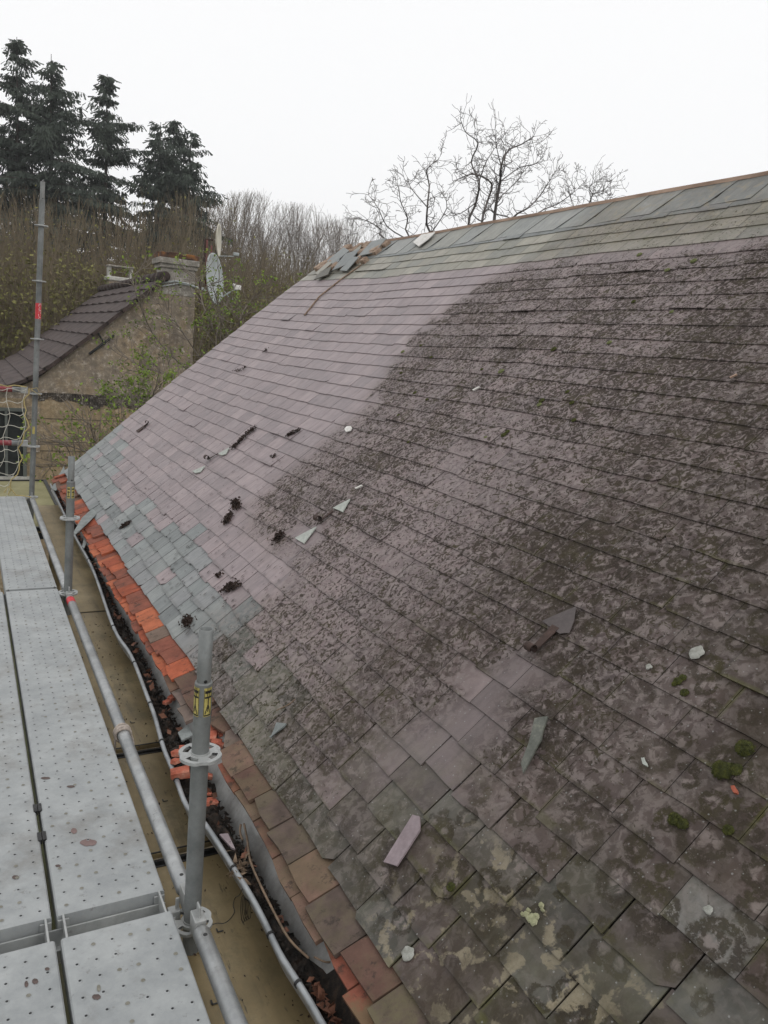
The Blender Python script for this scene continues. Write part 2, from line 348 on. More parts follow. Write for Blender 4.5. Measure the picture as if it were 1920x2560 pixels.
def stone(name, base, grey, pale, dark, sc=1.0):
    t = NT(name); v = t.coord(); f = t.noise(v, 1.1*sc, 7, 0.65); g = t.noise(v, 9*sc, 6, 0.7); h = t.noise(v, 40, 3, 0.7)
    col = t.ramp(f, [(0.38, base), (0.5, grey), (0.62, base)])
    col = t.mix(0.6, col, t.ramp(g, [(0.36, (0.5, 0.5, 0.5)), (0.64, (1.3, 1.26, 1.2))]), 'MULTIPLY')
    col = t.mix(t.math('MULTIPLY', t.mask(t.noise(v, 2.3*sc, 7, 0.7), 0.50, 0.60), 0.6), col, dark)
    col = t.mix(t.math('MULTIPLY', t.mask(t.noise(v, 9*sc, 7, 0.8), 0.55, 0.61), 0.75), col, pale)
    col = t.mix(t.math('MULTIPLY', t.mask(t.noise(v, 5*sc, 7, 0.75), 0.56, 0.62), 0.6), col, dark)
    return t.out(col, 0.95, h, 0.6, 0.02, 0, 0.2)
M['gable'] = stone('stained_rendered_stone', (0.32, 0.25, 0.17), (0.28, 0.238, 0.19), (0.52, 0.47, 0.42), (0.13, 0.108, 0.09))
M['gablel'] = stone('ochre_ashlar', (0.34, 0.26, 0.16), (0.30, 0.235, 0.155), (0.40, 0.34, 0.25), (0.18, 0.145, 0.10))
M['stain'] = stone('black_water_stain', (0.075, 0.065, 0.055), (0.10, 0.085, 0.07), (0.34, 0.32, 0.29), (0.035, 0.03, 0.027), 1.6)
M['joint'] = simple('stone_joint', (0.10, 0.085, 0.06), (0.16, 0.13, 0.09), 8, 0.95)
M['chim'] = stone('grey_chimney_render', (0.37, 0.345, 0.31), (0.30, 0.28, 0.25), (0.52, 0.50, 0.47), (0.18, 0.165, 0.14))
M['cap'] = simple('lichened_terracotta', (0.03, 0.022, 0.018), (0.12, 0.06, 0.035), 5, 0.95, 0.6, c3=(0.42, 0.17, 0.03))
M['conc'] = simple('pale_concrete_cap', (0.36, 0.35, 0.31), (0.62, 0.60, 0.55), 9, 0.9)
M['rooft'] = simple('brown_interlocking_tile', (0.042, 0.032, 0.030), (0.085, 0.062, 0.058), 5, 0.85, 0.4, c3=(0.10, 0.08, 0.065))
M['verge'] = simple('dark_verge_tile', (0.03, 0.02, 0.018), (0.075, 0.052, 0.045), 7, 0.9)
M['glass'] = simple('dark_window_glass', (0.012, 0.014, 0.014), (0.035, 0.04, 0.04), 3, 0.15, 0.02)
M['dish'] = simple('grey_dish', (0.30, 0.33, 0.33), (0.46, 0.49, 0.49), 6, 0.5, 0.1)
M['dishp'] = simple('cream_dish', (0.5, 0.46, 0.36), (0.62, 0.58, 0.48), 6, 0.5, 0.1)
M['wall'] = stone('old_house_wall', (0.26, 0.21, 0.14), (0.24, 0.20, 0.15), (0.34, 0.30, 0.25), (0.12, 0.10, 0.08))
M['ground'] = simple('rough_grass_and_soil', (0.04, 0.035, 0.02), (0.06, 0.065, 0.025), 0.8, 0.95, c3=(0.09, 0.08, 0.05))
M['bark'] = simple('grey_bark', (0.045, 0.04, 0.036), (0.11, 0.095, 0.08), 4, 0.95, 0.6, 0.02)
M['barkw'] = simple('walnut_bark', (0.075, 0.068, 0.070), (0.14, 0.125, 0.118), 3, 0.95, 0.4, 0.01, c3=(0.20, 0.175, 0.155))
M['barkd'] = simple('conifer_bark', (0.03, 0.025, 0.02), (0.07, 0.055, 0.045), 4, 0.95)
M['twigs'] = simple('bare_twigs', (0.15, 0.125, 0.105), (0.24, 0.205, 0.17), 0.9, 0.95, 0)  # lightened to put distance haze into the twig colour
def foliage(name, a, b, c, sc):
    t = NT(name); v = t.coord(); f = t.noise(v, sc, 4, 0.6); g = t.noise(v, sc*7, 2)
    col = t.ramp(f, [(0.3, a), (0.5, b), (0.7, c)]); col = t.mix(0.4, col, t.ramp(g, [(0.3, (0.6,)*3), (0.7, (1.3,)*3)]), 'MULTIPLY')
    return t.out(col, 0.85, None, spec=0.2)
M['needle'] = foliage('conifer_needles', (0.032, 0.042, 0.034), (0.056, 0.070, 0.056), (0.090, 0.108, 0.082), 1.2)  # greens paled so the colour carries some distance haze
M['olive'] = foliage('young_olive_leaves', (0.14, 0.132, 0.045), (0.19, 0.182, 0.06), (0.25, 0.24, 0.08), 0.35)
M['brown'] = foliage('brown_brush_twigs', (0.11, 0.085, 0.058), (0.145, 0.115, 0.075), (0.18, 0.15, 0.10), 0.4)
M['fresh'] = foliage('fresh_spring_leaves', (0.11, 0.17, 0.03), (0.17, 0.24, 0.045), (0.24, 0.30, 0.06), 2.0)

# ------------------------------------------------------------------ ground
g = MB(); n = 40
for i in range(n+1):
    for j in range(n+1):
        x = -300+600*(i/n); y = -60+460*(j/n)
        g.v.append((x, y, GROUND + (0.15*mnoise.noise(Vector((x*.1, y*.1, 0))) if y > 13 else 0)))
for i in range(n):
    for j in range(n): a = i*(n+1)+j; g.f.append((a, a+n+1, a+n+2, a+1)); g.m.append(0)
tag(g.build('ground', M['ground'], smooth=True), kind='structure')
# ------------------------------------------------------------------ the slated house
house = empty('slate_roofed_house', (RX0, 4, GROUND), 'old house whose purple slate roof fills the picture, blotched with dark lichen', 'house')
wx1 = 6.6
b = MB(); ridge = roofp(0, SR); 
rxr, rzr = RX0+SR/RL, RZ0+RMS*SR/RL
for yy in (-3.9, YG-0.12):        # gable walls
    poly = [(0.98, yy, GROUND), (wx1, yy, GROUND), (wx1, yy, rzr-(wx1-rxr)*RMS-0.10), (rxr, yy, rzr-0.10), (0.98, yy, RZ0-0.13)]
    b.slab(poly, (0, -1, 0), 0.3 if yy < 0 else -0.0 or 0.01)
b.box(((0.98+1.28)/2, (YG-0.14-3.6)/2, (GROUND-1.70)/2), (0.3, YG-0.14+3.6, -1.70-GROUND))
b.box((wx1-0.15, (YG-0.14-3.6)/2, (GROUND-1.60)/2), (0.3, YG-0.14+3.6, -1.60-GROUND))
b.build('wall', M['wall'], house)
b = MB()                                        # roof underlay and back slope
ny = 50
for i in range(ny):
    y0, y1 = -4+(YG+4-0.02)*i/ny, -4+(YG+4-0.02)*(i+1)/ny
    for k in range(10):
        s0, s1 = -0.02+4.02*k/10, -0.02+4.02*(k+1)/10
        b.add([roofp(y0, s0, -.012), roofp(y1, s0, -.012), roofp(y1, s1, -.012), roofp(y0, s1, -.012)], [(0, 1, 2, 3)])
    b.add([roofp(y0, SR, -.012), roofp(y1, SR, -.012), (2*rxr-RX0+.2, y1, RZ0-.15), (2*rxr-RX0+.2, y0, RZ0-.15)], [(0, 1, 2, 3)])
b.build('roof_boarding', M['under'], house)

BND = [(520, 1480), (600, 1400), (655, 1306), (736, 1178), (763, 1130), (851, 1015), (930, 955), (990, 915), (1060, 840), (1150, 745), (1270, 600), (1400, 640), (1450, 720), (1520, 570), (1600, 500), (1700, 300), (3000, 100)]
def bnd(v):
    if v <= BND[0][0]: return BND[0][1]
    for (a, x), (c, z) in zip(BND, BND[1:]):
        if v <= c: return x+(z-x)*(v-a)/(c-a)
    return 0
HK = [at_roof(1338, 1640), at_roof(803, 1310), at_roof(516, 1150)]
def zone(y, s):
    p = roofp(y, s); pr = RM.T @ np.array(p)
    if pr[2] < 0.3: u, v = 1900, 3000
    else: u, v = topix(p)
    j = (22 if v < 1000 else 26)*mnoise.noise(Vector((math.floor((s+.06)/.1175)*7.31, 0.4, math.floor(y/.206)*3.7)))+(22 if v < 1000 else 45)*mnoise.noise(Vector((y*3, s*3, 0)))
    soft = 12 if v < 1000 else 60
    L = sstep(u-bnd(v)+j, -soft*0.5, soft)
    for i, (hy, hs) in enumerate(HK):
        if s < hs+0.02:
            wdt = (0.06+0.20*(hs-s)) if i == 0 else (0.07+0.08*(hs-s))
            cy = hy
            k = 1-sstep(abs(y-cy), wdt*0.75, wdt*1.15); k *= 1-sstep(hs-s, 0.50 if i == 0 else 0.30, 0.66 if i == 0 else 0.46)
            L *= 1-0.93*k
    lowc = 1-sstep(s, 0.40, 0.60)
    near = 1-sstep(y, 1.0, 1.65)
    Rr = L*(1-0.42*near-.25*(1-sstep(y, .7, 1.2)))*(1-0.12*lowc*sstep(y, 1.6, 2.4)-.5*lowc*(1-sstep(y, 1.6, 2.4)))*(0.92+0.12*sstep(s, 1.2, 2.4)+0.14*mnoise.noise(Vector((y*1.2, s*1.5, 5))))
    if s > 3.0: Rr *= (1-0.45*sstep(s, 3.1, 3.4))*(1-0.9*sstep(s, 3.66, 3.8))
    Gr = L*near*(1-0.75*lowc)*(0.65+0.55*sstep(mnoise.noise(Vector((y*2.1, s*2.1, 9))), -0.35, 0.35))
    Gr = max(Gr, (0.30+0.40*sstep(mnoise.noise(Vector((y*1.9, s*1.9, 4))), -.2, .3))*L*(1-sstep(y, 1.9, 2.9)))
    Br = (0.5*sstep(s, 3.25, 3.5)*sstep(u, 950, 1300)+0.10*sstep(s, 3.25, 3.4))*(1-0.85*sstep(s, 3.64, 3.76)) + 0.5*lowc*(1-sstep(y, 3.2, 4.2))*(0.6+mnoise.noise(Vector((y*2, s*2, 1))))
    Br += 0.25*near*L
    Ar = (1-sstep(s, 0.30, 0.42))*(1-sstep(y, 1.25, 1.7))*0.95 + 0.35*sstep(s, 3.3, 3.6)*L
    return (min(1, max(0, Rr)), min(1, max(0, Gr)), min(1, max(0, Br)), min(1, max(0, Ar)))
PURP = [(0.282, 0.228, 0.234), (0.270, 0.220, 0.227), (0.296, 0.241, 0.246), (0.258, 0.213, 0.220)]
GREY = [(0.205, 0.222, 0.220), (0.235, 0.25, 0.246), (0.175, 0.190, 0.190), (0.225, 0.232, 0.235)]
GRNS = [(0.265, 0.255, 0.21), (0.30, 0.285, 0.235), (0.235, 0.235, 0.205), (0.33, 0.31, 0.26)]
DKPU = [(0.138, 0.108, 0.103), (0.152, 0.119, 0.113), (0.124, 0.098, 0.094)]
DKGR = [(0.110, 0.104, 0.084), (0.092, 0.085, 0.070), (0.125, 0.120, 0.10), (0.098, 0.080, 0.072), (0.118, 0.120, 0.106)]
OVR = [(1760, 2310, (0.30, 0.31, 0.295)), (1335, 2440, (0.20, 0.21, 0.195))]
def tint(y, s, rnd):
    p = roofp(y, s); u, v = topix(p) if (RM.T @ np.array(p))[2] > 0.3 else (1900, 3000)
    nz = mnoise.noise(Vector((y*1.1, s*1.4, 22)))
    L = sstep(u-bnd(v), -30, 120)
    near = 1-sstep(y, 1.0, 3.2)
    glim = 0.30-(0.07 if y < 2.6 else 0)+0.13*math.sin(y*1.7)+0.12*nz+(0.18*sstep(y, 5.5, 8.5)) + (0.05 if y < 2 else 0)
    if s > 3.32: base = random.choice(GRNS if s < 3.70 else GREY); k = 0.95
    elif s < glim and random.random() < (0.94 if y > 3 else 0.68):
        base = random.choice(GREY if y > 3.4 else ([(0.17, 0.165, 0.138), (0.19, 0.182, 0.15)]+DKGR if y > 2.3 else DKGR)); k = 1
    elif s < glim+0.12 and random.random() < 0.25: base = random.choice(GREY if y > 3 else DKGR); k = 1
    else:
        A = random.choice(PURP); B = random.choice(DKPU); t = min(1, near*0.95+0.05*L); k = 1
        base = tuple(a*(1-t)+q*t for a, q in zip(A, B))
    for (ou, ov, oc) in OVR:
        if abs(u-ou) < 62 and abs(v-ov) < 75 and math.hypot(u-ou, v-ov) < 75: return oc
    f = k*((0.9 if y > 2 else .82)+0.2*random.random()*(1 if y > 2 else 1.6))
    return tuple(c*f for c in base)
class RoofMesh:
    def __init__(s): s.v = []; s.f = []; s.tint = []; s.zone = []; s.uv = []; s.loc = []
    def slate(s, pts, col, thick=0.0045):
        # pts: list of (y, s, h, lx, ly), counter-clockwise seen from outside
        b = len(s.v); n = len(pts); rv_ = random.random()
        for dz in (0, -thick):
            for (y, q, h, lx, ly) in pts: s.v.append(tuple(roofp(y, q, h+dz)))
        fs = [tuple(range(n))]+[(i, i+n, (i+1) % n+n, (i+1) % n) for i in range(n)]
        for f in fs:
            s.f.append(tuple(i+b for i in f))
            for i in f:
                y, q, h, lx, ly = pts[i % n]; s.tint.append(col+(rv_,)); s.zone.append(zone(y, q)); s.uv.append((y, q)); s.loc.append((lx, ly))
    def build(s, name, mat, parent):
        me = bpy.data.meshes.new(name); off = Vector(parent.location)
        me.from_pydata([tuple(Vector(v)-off) for v in s.v], [], s.f); me.materials.append(mat)
        for nm, dat in (('tint', s.tint), ('zone', s.zone)):
            a = me.color_attributes.new(nm, 'FLOAT_COLOR', 'CORNER'); a.data.foreach_set('color', np.array(dat, dtype=np.float32).reshape(-1))
        for nm, dat in (('roof', s.uv), ('local', s.loc)):
            a = me.uv_layers.new(name=nm); a.data.foreach_set('uv', np.array(dat, dtype=np.float32).reshape(-1))
        o = bpy.data.objects.new(name, me); return link(o, parent)
zc = {}
_z = zone
def zone(y, s):
    k = (round(y, 3), round(s, 3))
    if k not in zc: zc[k] = _z(y, s)
    return zc[k]
rm = RoofMesh()
cs_ = [-0.012, 0.09, 0.192, 0.296, 0.402]
while cs_[-1] < 3.75: cs_.append(cs_[-1]+0.1175)
NC = len(cs_)-1
for k in range(NC):
    s0, s1 = cs_[k], cs_[k+1]
    y = -1.4+(0.103 if k % 2 else 0)+random.uniform(-.03, .03)
    while y < YG:
        small = y > 3.6 and s0 < 0.5
        w = random.gauss(0.170, 0.022) if small else random.gauss(0.206, 0.011)
        if y < 2.0 and s0 < .5: w = random.gauss(0.205, 0.018)
        ye = min(y+w, YG+random.uniform(-.01, .012)); 
        if YG-ye < 0.09: ye = YG+random.uniform(-.01, .012)
        gp = 0.0006+0.0010*random.random()+(0.0016 if s0 < .5 else 0)
        d = random.gauss(0, 0.0022)
        if random.random() < (0.10 if s0 > .5 else 0.35): d -= random.uniform(0.004, 0.014)
        tl = random.gauss(0, 0.0018)+(random.uniform(-.006, .006) if s0 < .5 else 0)
        lift = 0.0048+abs(random.gauss(0, 0.0010))+(0.004*random.random() if s0 < .5 else 0)
        if random.random() < 0.03: lift += 0.006
        sag0 = 0
        top = s1+0.02
        a, c = y+gp, ye-gp
        P = []
        ch = random.random()
        # bottom edge with small chips
        if ch < (0.03 if s0 > .5 else 0.09):
            q = random.uniform(.012, .04); P += [(a, s0+d+q*.7), (a+q, s0+d)]
        else: P += [(a, s0+d)]
        nb = 3
        for i in range(1, nb): P.append((a+(c-a)*i/nb+random.uniform(-.01, .01), s0+d+tl*i/nb+random.gauss(0, 0.0013)))
        if ch > (0.97 if s0 > .5 else 0.91):
            q = random.uniform(.012, .04); P += [(c-q, s0+d+tl), (c, s0+d+tl+q*.8)]
        else: P += [(c, s0+d+tl)]
        P += [(c, (s0+s1)/2), (c, top), (a, top), (a, (s0+s1)/2)]
        def hh(q): return 0.0015+lift*(top-q)/(top-s0)
        pts = [(yy, qq, hh(qq), (yy-a)/(c-a), (qq-s0)/(top-s0)) for yy, qq in P]
        col = tint((a+c)/2, (s0+s1)/2, 0)
        rm.slate(pts, col)
        y = ye
        if YG-y < 0.03: break
o = rm.build('slate_covering', M['slate'], house)
# ridge course of big slanting grey slates, broken away at the far end
rr = RoofMesh(); y = -1.3
while y < 7.35:
    w = random.uniform(0.26, 0.40); sk = random.uniform(0.04, 0.11); lo = 3.73+random.uniform(-.03, .02)
    h = 0.008+random.uniform(0, .005)
    q = [(y+sk-.0, lo, .0095, 0, .2), (y+w+sk+.012, lo+random.uniform(-.02, .02), .0055, 1, .2), (y+w+.032, SR+.005, .005, 1, 1), (y+.02, SR+.005, .009, 0, 1)]
    if random.random() < 0.4: q[0] = (y+sk+.03, lo, .0095, .1, .2); q.insert(0, (y+sk, lo+.06, .0095, 0, .3))
    if True:
        c = random.choice([(.25, .262, .25), (.28, .288, .275), (.22, .232, .225), (.26, .262, .235)]); rr.slate(q, c, 0.005)
    y += w
for (yy, s_, w, hgt, ang, col) in [(8.32, 3.62, .34, .24, .3, GREY[0]), (8.28, 3.40, .22, .2, .25, GRNS[1]), (7.86, 3.50, .26, .30, -.35, GREY[2]), (7.70, 3.45, .2, .2, .1, GREY[0]), (8.05, 3.34, .2, .16, -.5, DKGR[0]), (7.98, 3.75, .16, .12, .8, GRNS[0]), (7.6, 3.72, .3, .24, -.15, GREY[1]), (8.15, 3.56, .14, .1, .6, GREY[2])]:
    ca, sa = math.cos(ang), math.sin(ang)
    q = [(yy+ca*dx-sa*dy, s_+sa*dx+ca*dy, 0.03+0.02*dy/hgt+0.02*random.random(), dx/w+.5, dy/hgt) for dx, dy in ((-w/2, 0), (w/2, 0), (w/2, hgt), (-w/2+.03, hgt))]
    rr.slate(q, col, 0.008)
rr.build('ridge_slates', M['slate'], house)
# bared masonry at the broken corner, plus battens
b = MB(); 
for i in range(60):
    yy = random.uniform(7.45, 8.6); ss = random.uniform(3.5+.1*abs(yy-8), 3.98)
    b.box(roofp(yy, ss, 0.022), (random.uniform(.04, .12), random.uniform(.05, .12), random.uniform(.03, .06)), (US, UY, UN))
b.build('bared_ridge_masonry', M['mortar'], house, bevel=.008)
b = MB()
for i in range(14):
    y0, y1 = -1.4+9.15*i/14, -1.4+9.15*(i+1)/14
    p0, p1 = roofp(y0, SR, .014), roofp(y1, SR, .014); p0.x += .012; p1.x += .012
    b.add([p0+Vector((a, 0, c)) for a, c in ((-.018, -.012), (.025, -.012), (.025, .010), (-.018, .010))]+[p1+Vector((a, 0, c)) for a, c in ((-.018, -.012), (.025, -.012), (.025, .010), (-.018, .010))],
          [(0, 1, 2, 3), (4, 7, 6, 5), (0, 4, 5, 1), (1, 5, 6, 2), (2, 6, 7, 3), (3, 7, 4, 0)])
b.build('ridge_batten', M['wood'], house)
b = MB(); b.box(roofp(0.6, SR, .052)+Vector((.03, 0, .002)), (.10, 4.1, .008)); b.build('ridge_felt_strip', M['sl_gry'], house)
# long crack-like cut in the far part: a lifted strip of old lead
b = MB(); pth = [at_roof(*p) for p in ((762, 790), (800, 745), (850, 705), (905, 665))]
for (a, s0), (c, s1) in zip(pth, pth[1:]): b.slab([roofp(a-.012, s0, .016), roofp(a+.014, s0, .016), roofp(c+.014, s1, .016), roofp(c-.012, s1, .016)], UN, .006)
b.build('lead_strip', M['oldwood'], house)
# ---- clay tile edge
TI = Vector((RX0+.03, 0, RZ0-.012)); TO = Vector((0.812, 0, -1.560)); TD = (TO-TI); TL = TD.length; TD.normalize(); TN = Vector((TD.z, 0, -TD.x)); 
if TN.z < 0: TN = -TN
def tp(y, d, h=0): return TI+TD*d+TN*h+Vector((0, y, 0))
tm = {'v': [], 'f': [], 't': []}
def addt(poly, h0, h1, col, th=.014):
    bI = len(tm['v']); n = len(poly)
    for dz in (0, -th):
        for (y, d) in poly: tm['v'].append(tp(y, d, h0+(h1-h0)*d/TL+dz))
    for f in [tuple(range(n))]+[(i, (i+1) % n, (i+1) % n+n, i+n) for i in range(n)]:
        tm['f'].append(tuple(q+bI for q in f)); tm['t'] += [col]*len(f)
y = -1.2
OR = [(0.37, 0.098, 0.048), (0.30, 0.075, 0.038), (0.41, 0.125, 0.062), (0.22, 0.075, 0.05)]
BR = [(0.145, 0.078, 0.058), (0.115, 0.066, 0.052), (0.165, 0.105, 0.08), (0.10, 0.075, 0.064)]
for layer in (0, 1):
    y = -1.2+(.08 if layer else 0)
    while y < YG:
        w = random.uniform(0.14, 0.175) if y > 2.8 else random.uniform(.175, .205)
        w2 = min(w, YG-y)
        orange = y > 3.35 and y < 7.3
        far = y >= 7.3
        if layer == 0: d1 = TL+(.018 if y > 2.6 else -.002)+random.uniform(-.012, .010)
        else: d1 = TL-(.018 if y > 2.6 else .024)+random.uniform(-.02, .015)
        if orange and y < 4.1 and layer == 1 and random.random() < .5: col = (0.17, 0.12, 0.10, 0.2)
        elif orange: col = random.choice(OR)+(0.08,)
        elif far: col = random.choice([OR[1], OR[3], BR[0]])+(0.3,)
        elif y > 2.55: col = random.choice(BR[:2]+[(0.17, 0.13, 0.115)])+(0.3,)
        else: col = random.choice(BR if layer else [OR[3], BR[0], BR[2]])+(0.9 if y < 1.3 else 0.5,)
        skip = (2.52 < y < 2.95) or (layer == 1 and orange and random.random() < 0.10) or (far and random.random() < .35)
        a, c = y+.003, y+w2-.003; r = random.uniform(-.012, .012)
        if layer == 0 or not skip:
            poly = [(a, 0), (a, d1), ((a+c)/2, d1+random.uniform(-.005, .005)), (c, d1+r), (c, 0)]
            if 2.45 < y < 2.98 and layer == 0: poly = [(a, 0), (a, d1*.45), ((a+c)/2, d1*.6), (c, d1*.4), (c, 0)]
            addt(poly, (0.0, .016)[layer], (-.004, .013)[layer]+random.uniform(0, .006), col)
        y += w
me = bpy.data.meshes.new('clay_tile_edge'); off = Vector(house.location)
me.from_pydata([tuple(Vector(v)-off) for v in tm['v']], [], tm['f']); me.materials.append(M['tile'])
a = me.color_attributes.new('tint', 'FLOAT_COLOR', 'CORNER'); a.data.foreach_set('color', np.array(tm['t'], dtype=np.float32).reshape(-1))
link(bpy.data.objects.new('clay_tile_edge', me), house)
# ---- gutter: lip, trough
LP = [(116, 1215), (150, 1262), (185, 1335), (231, 1420), (283, 1567), (328, 1640), (366, 1736), (386, 1789), (409, 1870), (436, 1935), (467, 2016), (512, 2060), (584, 2171), (642, 2267), (697, 2380), (726, 2428), (799, 2548)]
lip = [at_z(u, v, -1.63) for u, v in LP]
lip = [Vector((.79, YG+.06, -1.63))]+[Vector((max(.665, p.x), p.y, -1.63)) for p in lip if p.y < YG-.1]+[Vector((.76, 1.0, -1.63)), Vector((.77, -1.2, -1.63))]
def catmull(P, n=5):
    out = []
    for i in range(len(P)-1):
        p0, p1, p2, p3 = P[max(i-1, 0)], P[i], P[i+1], P[min(i+2, len(P)-1)]
        for k in range(n):
            t = k/n; out.append(0.5*((2*p1)+(p2-p0)*t+(2*p0-5*p1+4*p2-p3)*t*t+(3*p1-p0-3*p2+p3)*t**3))
    return out+[P[-1]]
lipc = catmull(lip, 5)
gut = MB(); prof = []
for p in lipc:
    xr = 0.925
    prof.append([p+Vector((.004, 0, .0)), p+Vector((.012, 0, -.055)), Vector(((p.x+.80)/2, p.y, -1.70)), Vector((.795, p.y, -1.695)), Vector((.83, p.y, -1.645)), Vector((.86, p.y, -1.60)), Vector((xr, p.y, -1.555))])
for i in range(len(prof)-1):
    for k in range(6):
        gut.add([prof[i][k], prof[i+1][k], prof[i+1][k+1], prof[i][k+1]], [(0, 1, 2, 3)])
gutter = gut.build('gutter', M['zinc'], house, smooth=True)
b = MB(); b.tube(lipc, .0095, 8); b.build('lip_bead', M['lip'], gutter, smooth=True)
for f_ in (0.09, .16, .23, .3, .37, .44, .52, .6, .68, .77, .87):
    i = int(f_*(len(lipc)-2)); p = lipc[i]; d = (lipc[i+1]-p).normalized(); b = MB(); b.tube([p-d*.004, p+d*.004], .0122, 10); b.build('lip_clip', M['black'], gutter)
def lipx(y):
    for a, c in zip(lipc, lipc[1:]):
        if c.y <= y <= a.y: return a.x+(c.x-a.x)*((a.y-y)/max(1e-6, a.y-c.y))
    return .76
# debris in the gutter
dv = MB(); NYd, NXd = 420, 12
rows = []
for i in range(NYd+1):
    y = -0.6+(YG+.4)*i/NYd; x0 = lipx(y)+.012
    if 2.0 < y < 2.5: bw = .05
    else: bw = 0.085
    x1 = 0.82+.035*mnoise.noise(Vector((y*5, 0, 0)))+.02*mnoise.noise(Vector((y*21, 0, 3)))-(0.042 if y > 2.9 else .0)+(0.03 if y > 5.5 else 0)-(.045 if 1.85 < y < 2.35 else 0)+(.06 if y < 1.25 else 0)
    if 1.6 < y < 2.6: x1 -= .035
    if y <= 1.6: x1 += .05+.02*mnoise.noise(Vector((y*13, 2, 0)))
    if y < 1.1: x1 = .87
    x1 = max(x1, x0+.035, .79+.10*sstep(1.95-y, 0, .7)+.012*mnoise.noise(Vector((y*30, 0, 8))))
    r = []
    for k in range(NXd+1):
        t = k/NXd; x = x0+(x1-x0)*t
        h = -1.672+.030*math.sin(t*math.pi)+.022*mnoise.noise(Vector((x*28, y*28, 0)))+.02*mnoise.noise(Vector((x*9, y*7, 4)))
        fl = -1.695 if x < .795 else (-1.695+(x-.795)/.035*.05 if x < .83 else -1.645+(x-.83)*1.5)
        h = max(h, fl+.004)
        if k == NXd: h = fl-.002
        r.append((x, y, h))
    rows.append(r)
for i in range(NYd):
    for k in range(NXd): dv.add([rows[i][k], rows[i][k+1], rows[i+1][k+1], rows[i+1][k]], [(0, 1, 2, 3)])
deb = dv.build('gutter_debris', M['debris'])
tag(deb, 'black rotted leaf mulch and moss filling the gutter', 'debris', kind='stuff')
C = np.array([[random.uniform(lipx(y)+.02, .80), y, -1.655+random.uniform(0, .02)] for y in [random.uniform(.3, 8.4) for _ in range(5200)]])
q = quads('leaf_litter', leafq(C, 0.020, 0.6), M['debris'], deb)
C = np.array([[random.uniform(lipx(y)+.03, .79), y, -1.64+random.uniform(0, .02)] for y in list(1.25+.35*rng.random(60))+list(rng.uniform(.8, 8.3, 130))])
q = quads('dead_leaves', leafq(C, 0.036, 0.55), M['leaf_dead'], deb)

# ------------------------------------------------------------------ things lying on the roof
def on_roof(name, px, shape, mat, label, cat, group=None, h=.018, t=.006, tilt=0.0):
    """flat shard; shape = outline in photograph pixels, laid on the roof plane"""
    pts = [at_roof(*p) for p in shape]; cy = sum(p[0] for p in pts)/len(pts); cs = sum(p[1] for p in pts)/len(pts)
    o = MB(); P = []
    n = len(pts); dense = []
    for i in range(n):
        a, c = pts[i], pts[(i+1) % n]; dense.append(a); dense.append(((a[0]+c[0])/2+random.uniform(-.0015, .0015), (a[1]+c[1])/2+random.uniform(-.0015, .0015)))
    for (y, s) in dense: P.append(roofp(y, s, h+tilt*(s-cs)))
    if (P[2]-P[0]).cross(P[4]-P[0]).dot(UN) < 0: P.reverse()
    o.slab(P, UN, t)
    # keep origin at its base
    e = roofp(cy, cs, 0); me_off = e
    ob = MB(); ob.v = [tuple(Vector(v)-me_off) for v in o.v]; ob.f = o.f; ob.m = o.m
    r = ob.build(name, mat); r.location = e
    return tag(r, label, cat, group)
on_roof('slate_shard', 0, [(679, 1848), (682, 1850), (697, 1812), (721, 1815), (714, 1824)], M['sl_gry'], 'pale grey triangular slate shard with a square nail hole', 'slate shard')
on_roof('slate_shard', 0, [(1316, 1944), (1311, 1920), (1330, 1870), (1345, 1808), (1378, 1803), (1368, 1832), (1362, 1860), (1340, 1900)], M['sl_grn'], 'long pointed dark green-grey slate sliver with lichen at its tip', 'slate shard', h=.026)
on_roof('slate_strip', 0, [(968, 2164), (1001, 2174), (1058, 2085), (1057, 2050), (1040, 2046)], M['sl_pur'], 'smooth pale purple strip of cut slate near the bottom of the roof', 'slate shard', h=.024)
b = on_roof('white_chip', 0, [(861, 1072), (866, 1066), (877, 1065), (880, 1070), (876, 1077), (865, 1080)], M['white'], 'small bright white chip by the edge of the dark lichen', 'chip')
for p, l in (((1193, 977), 'thin white splinter of wood high on the lichened slates'), ((900, 1222), 'short white splinter just above the topmost pale triangle'), ((1835, 945), 'pinkish wood splinter near the right edge of the roof')):
    u, v = p; on_roof('wood_splinter', 0, [(u-9, v+3), (u+8, v-5), (u+10, v-3), (u-7, v+5)], M['white'] if u < 1500 else M['wood'], l, 'splinter')
on_roof('tile_chip', 0, [(1832, 1975), (1842, 1974), (1850, 1986), (1848, 1993), (1838, 1990)], M['brick'], 'small orange tile chip beside a moss cushion', 'tile chip', t=.008)
on_roof('fallen_petal', 0, [(1608, 1903), (1616, 1902), (1623, 1916), (1624, 1924), (1612, 1918)], M['pale'], 'pale cream bract lying on a slate joint', 'petal')
on_roof('pale_flake', 0, [(1743, 1875), (1748, 1874)][:1]+[(1000, 1452), (1024, 1436), (1026, 1440), (1006, 1456)], M['white'], 'thin white paint flake at the foot of a clean slate', 'flake') if False else None
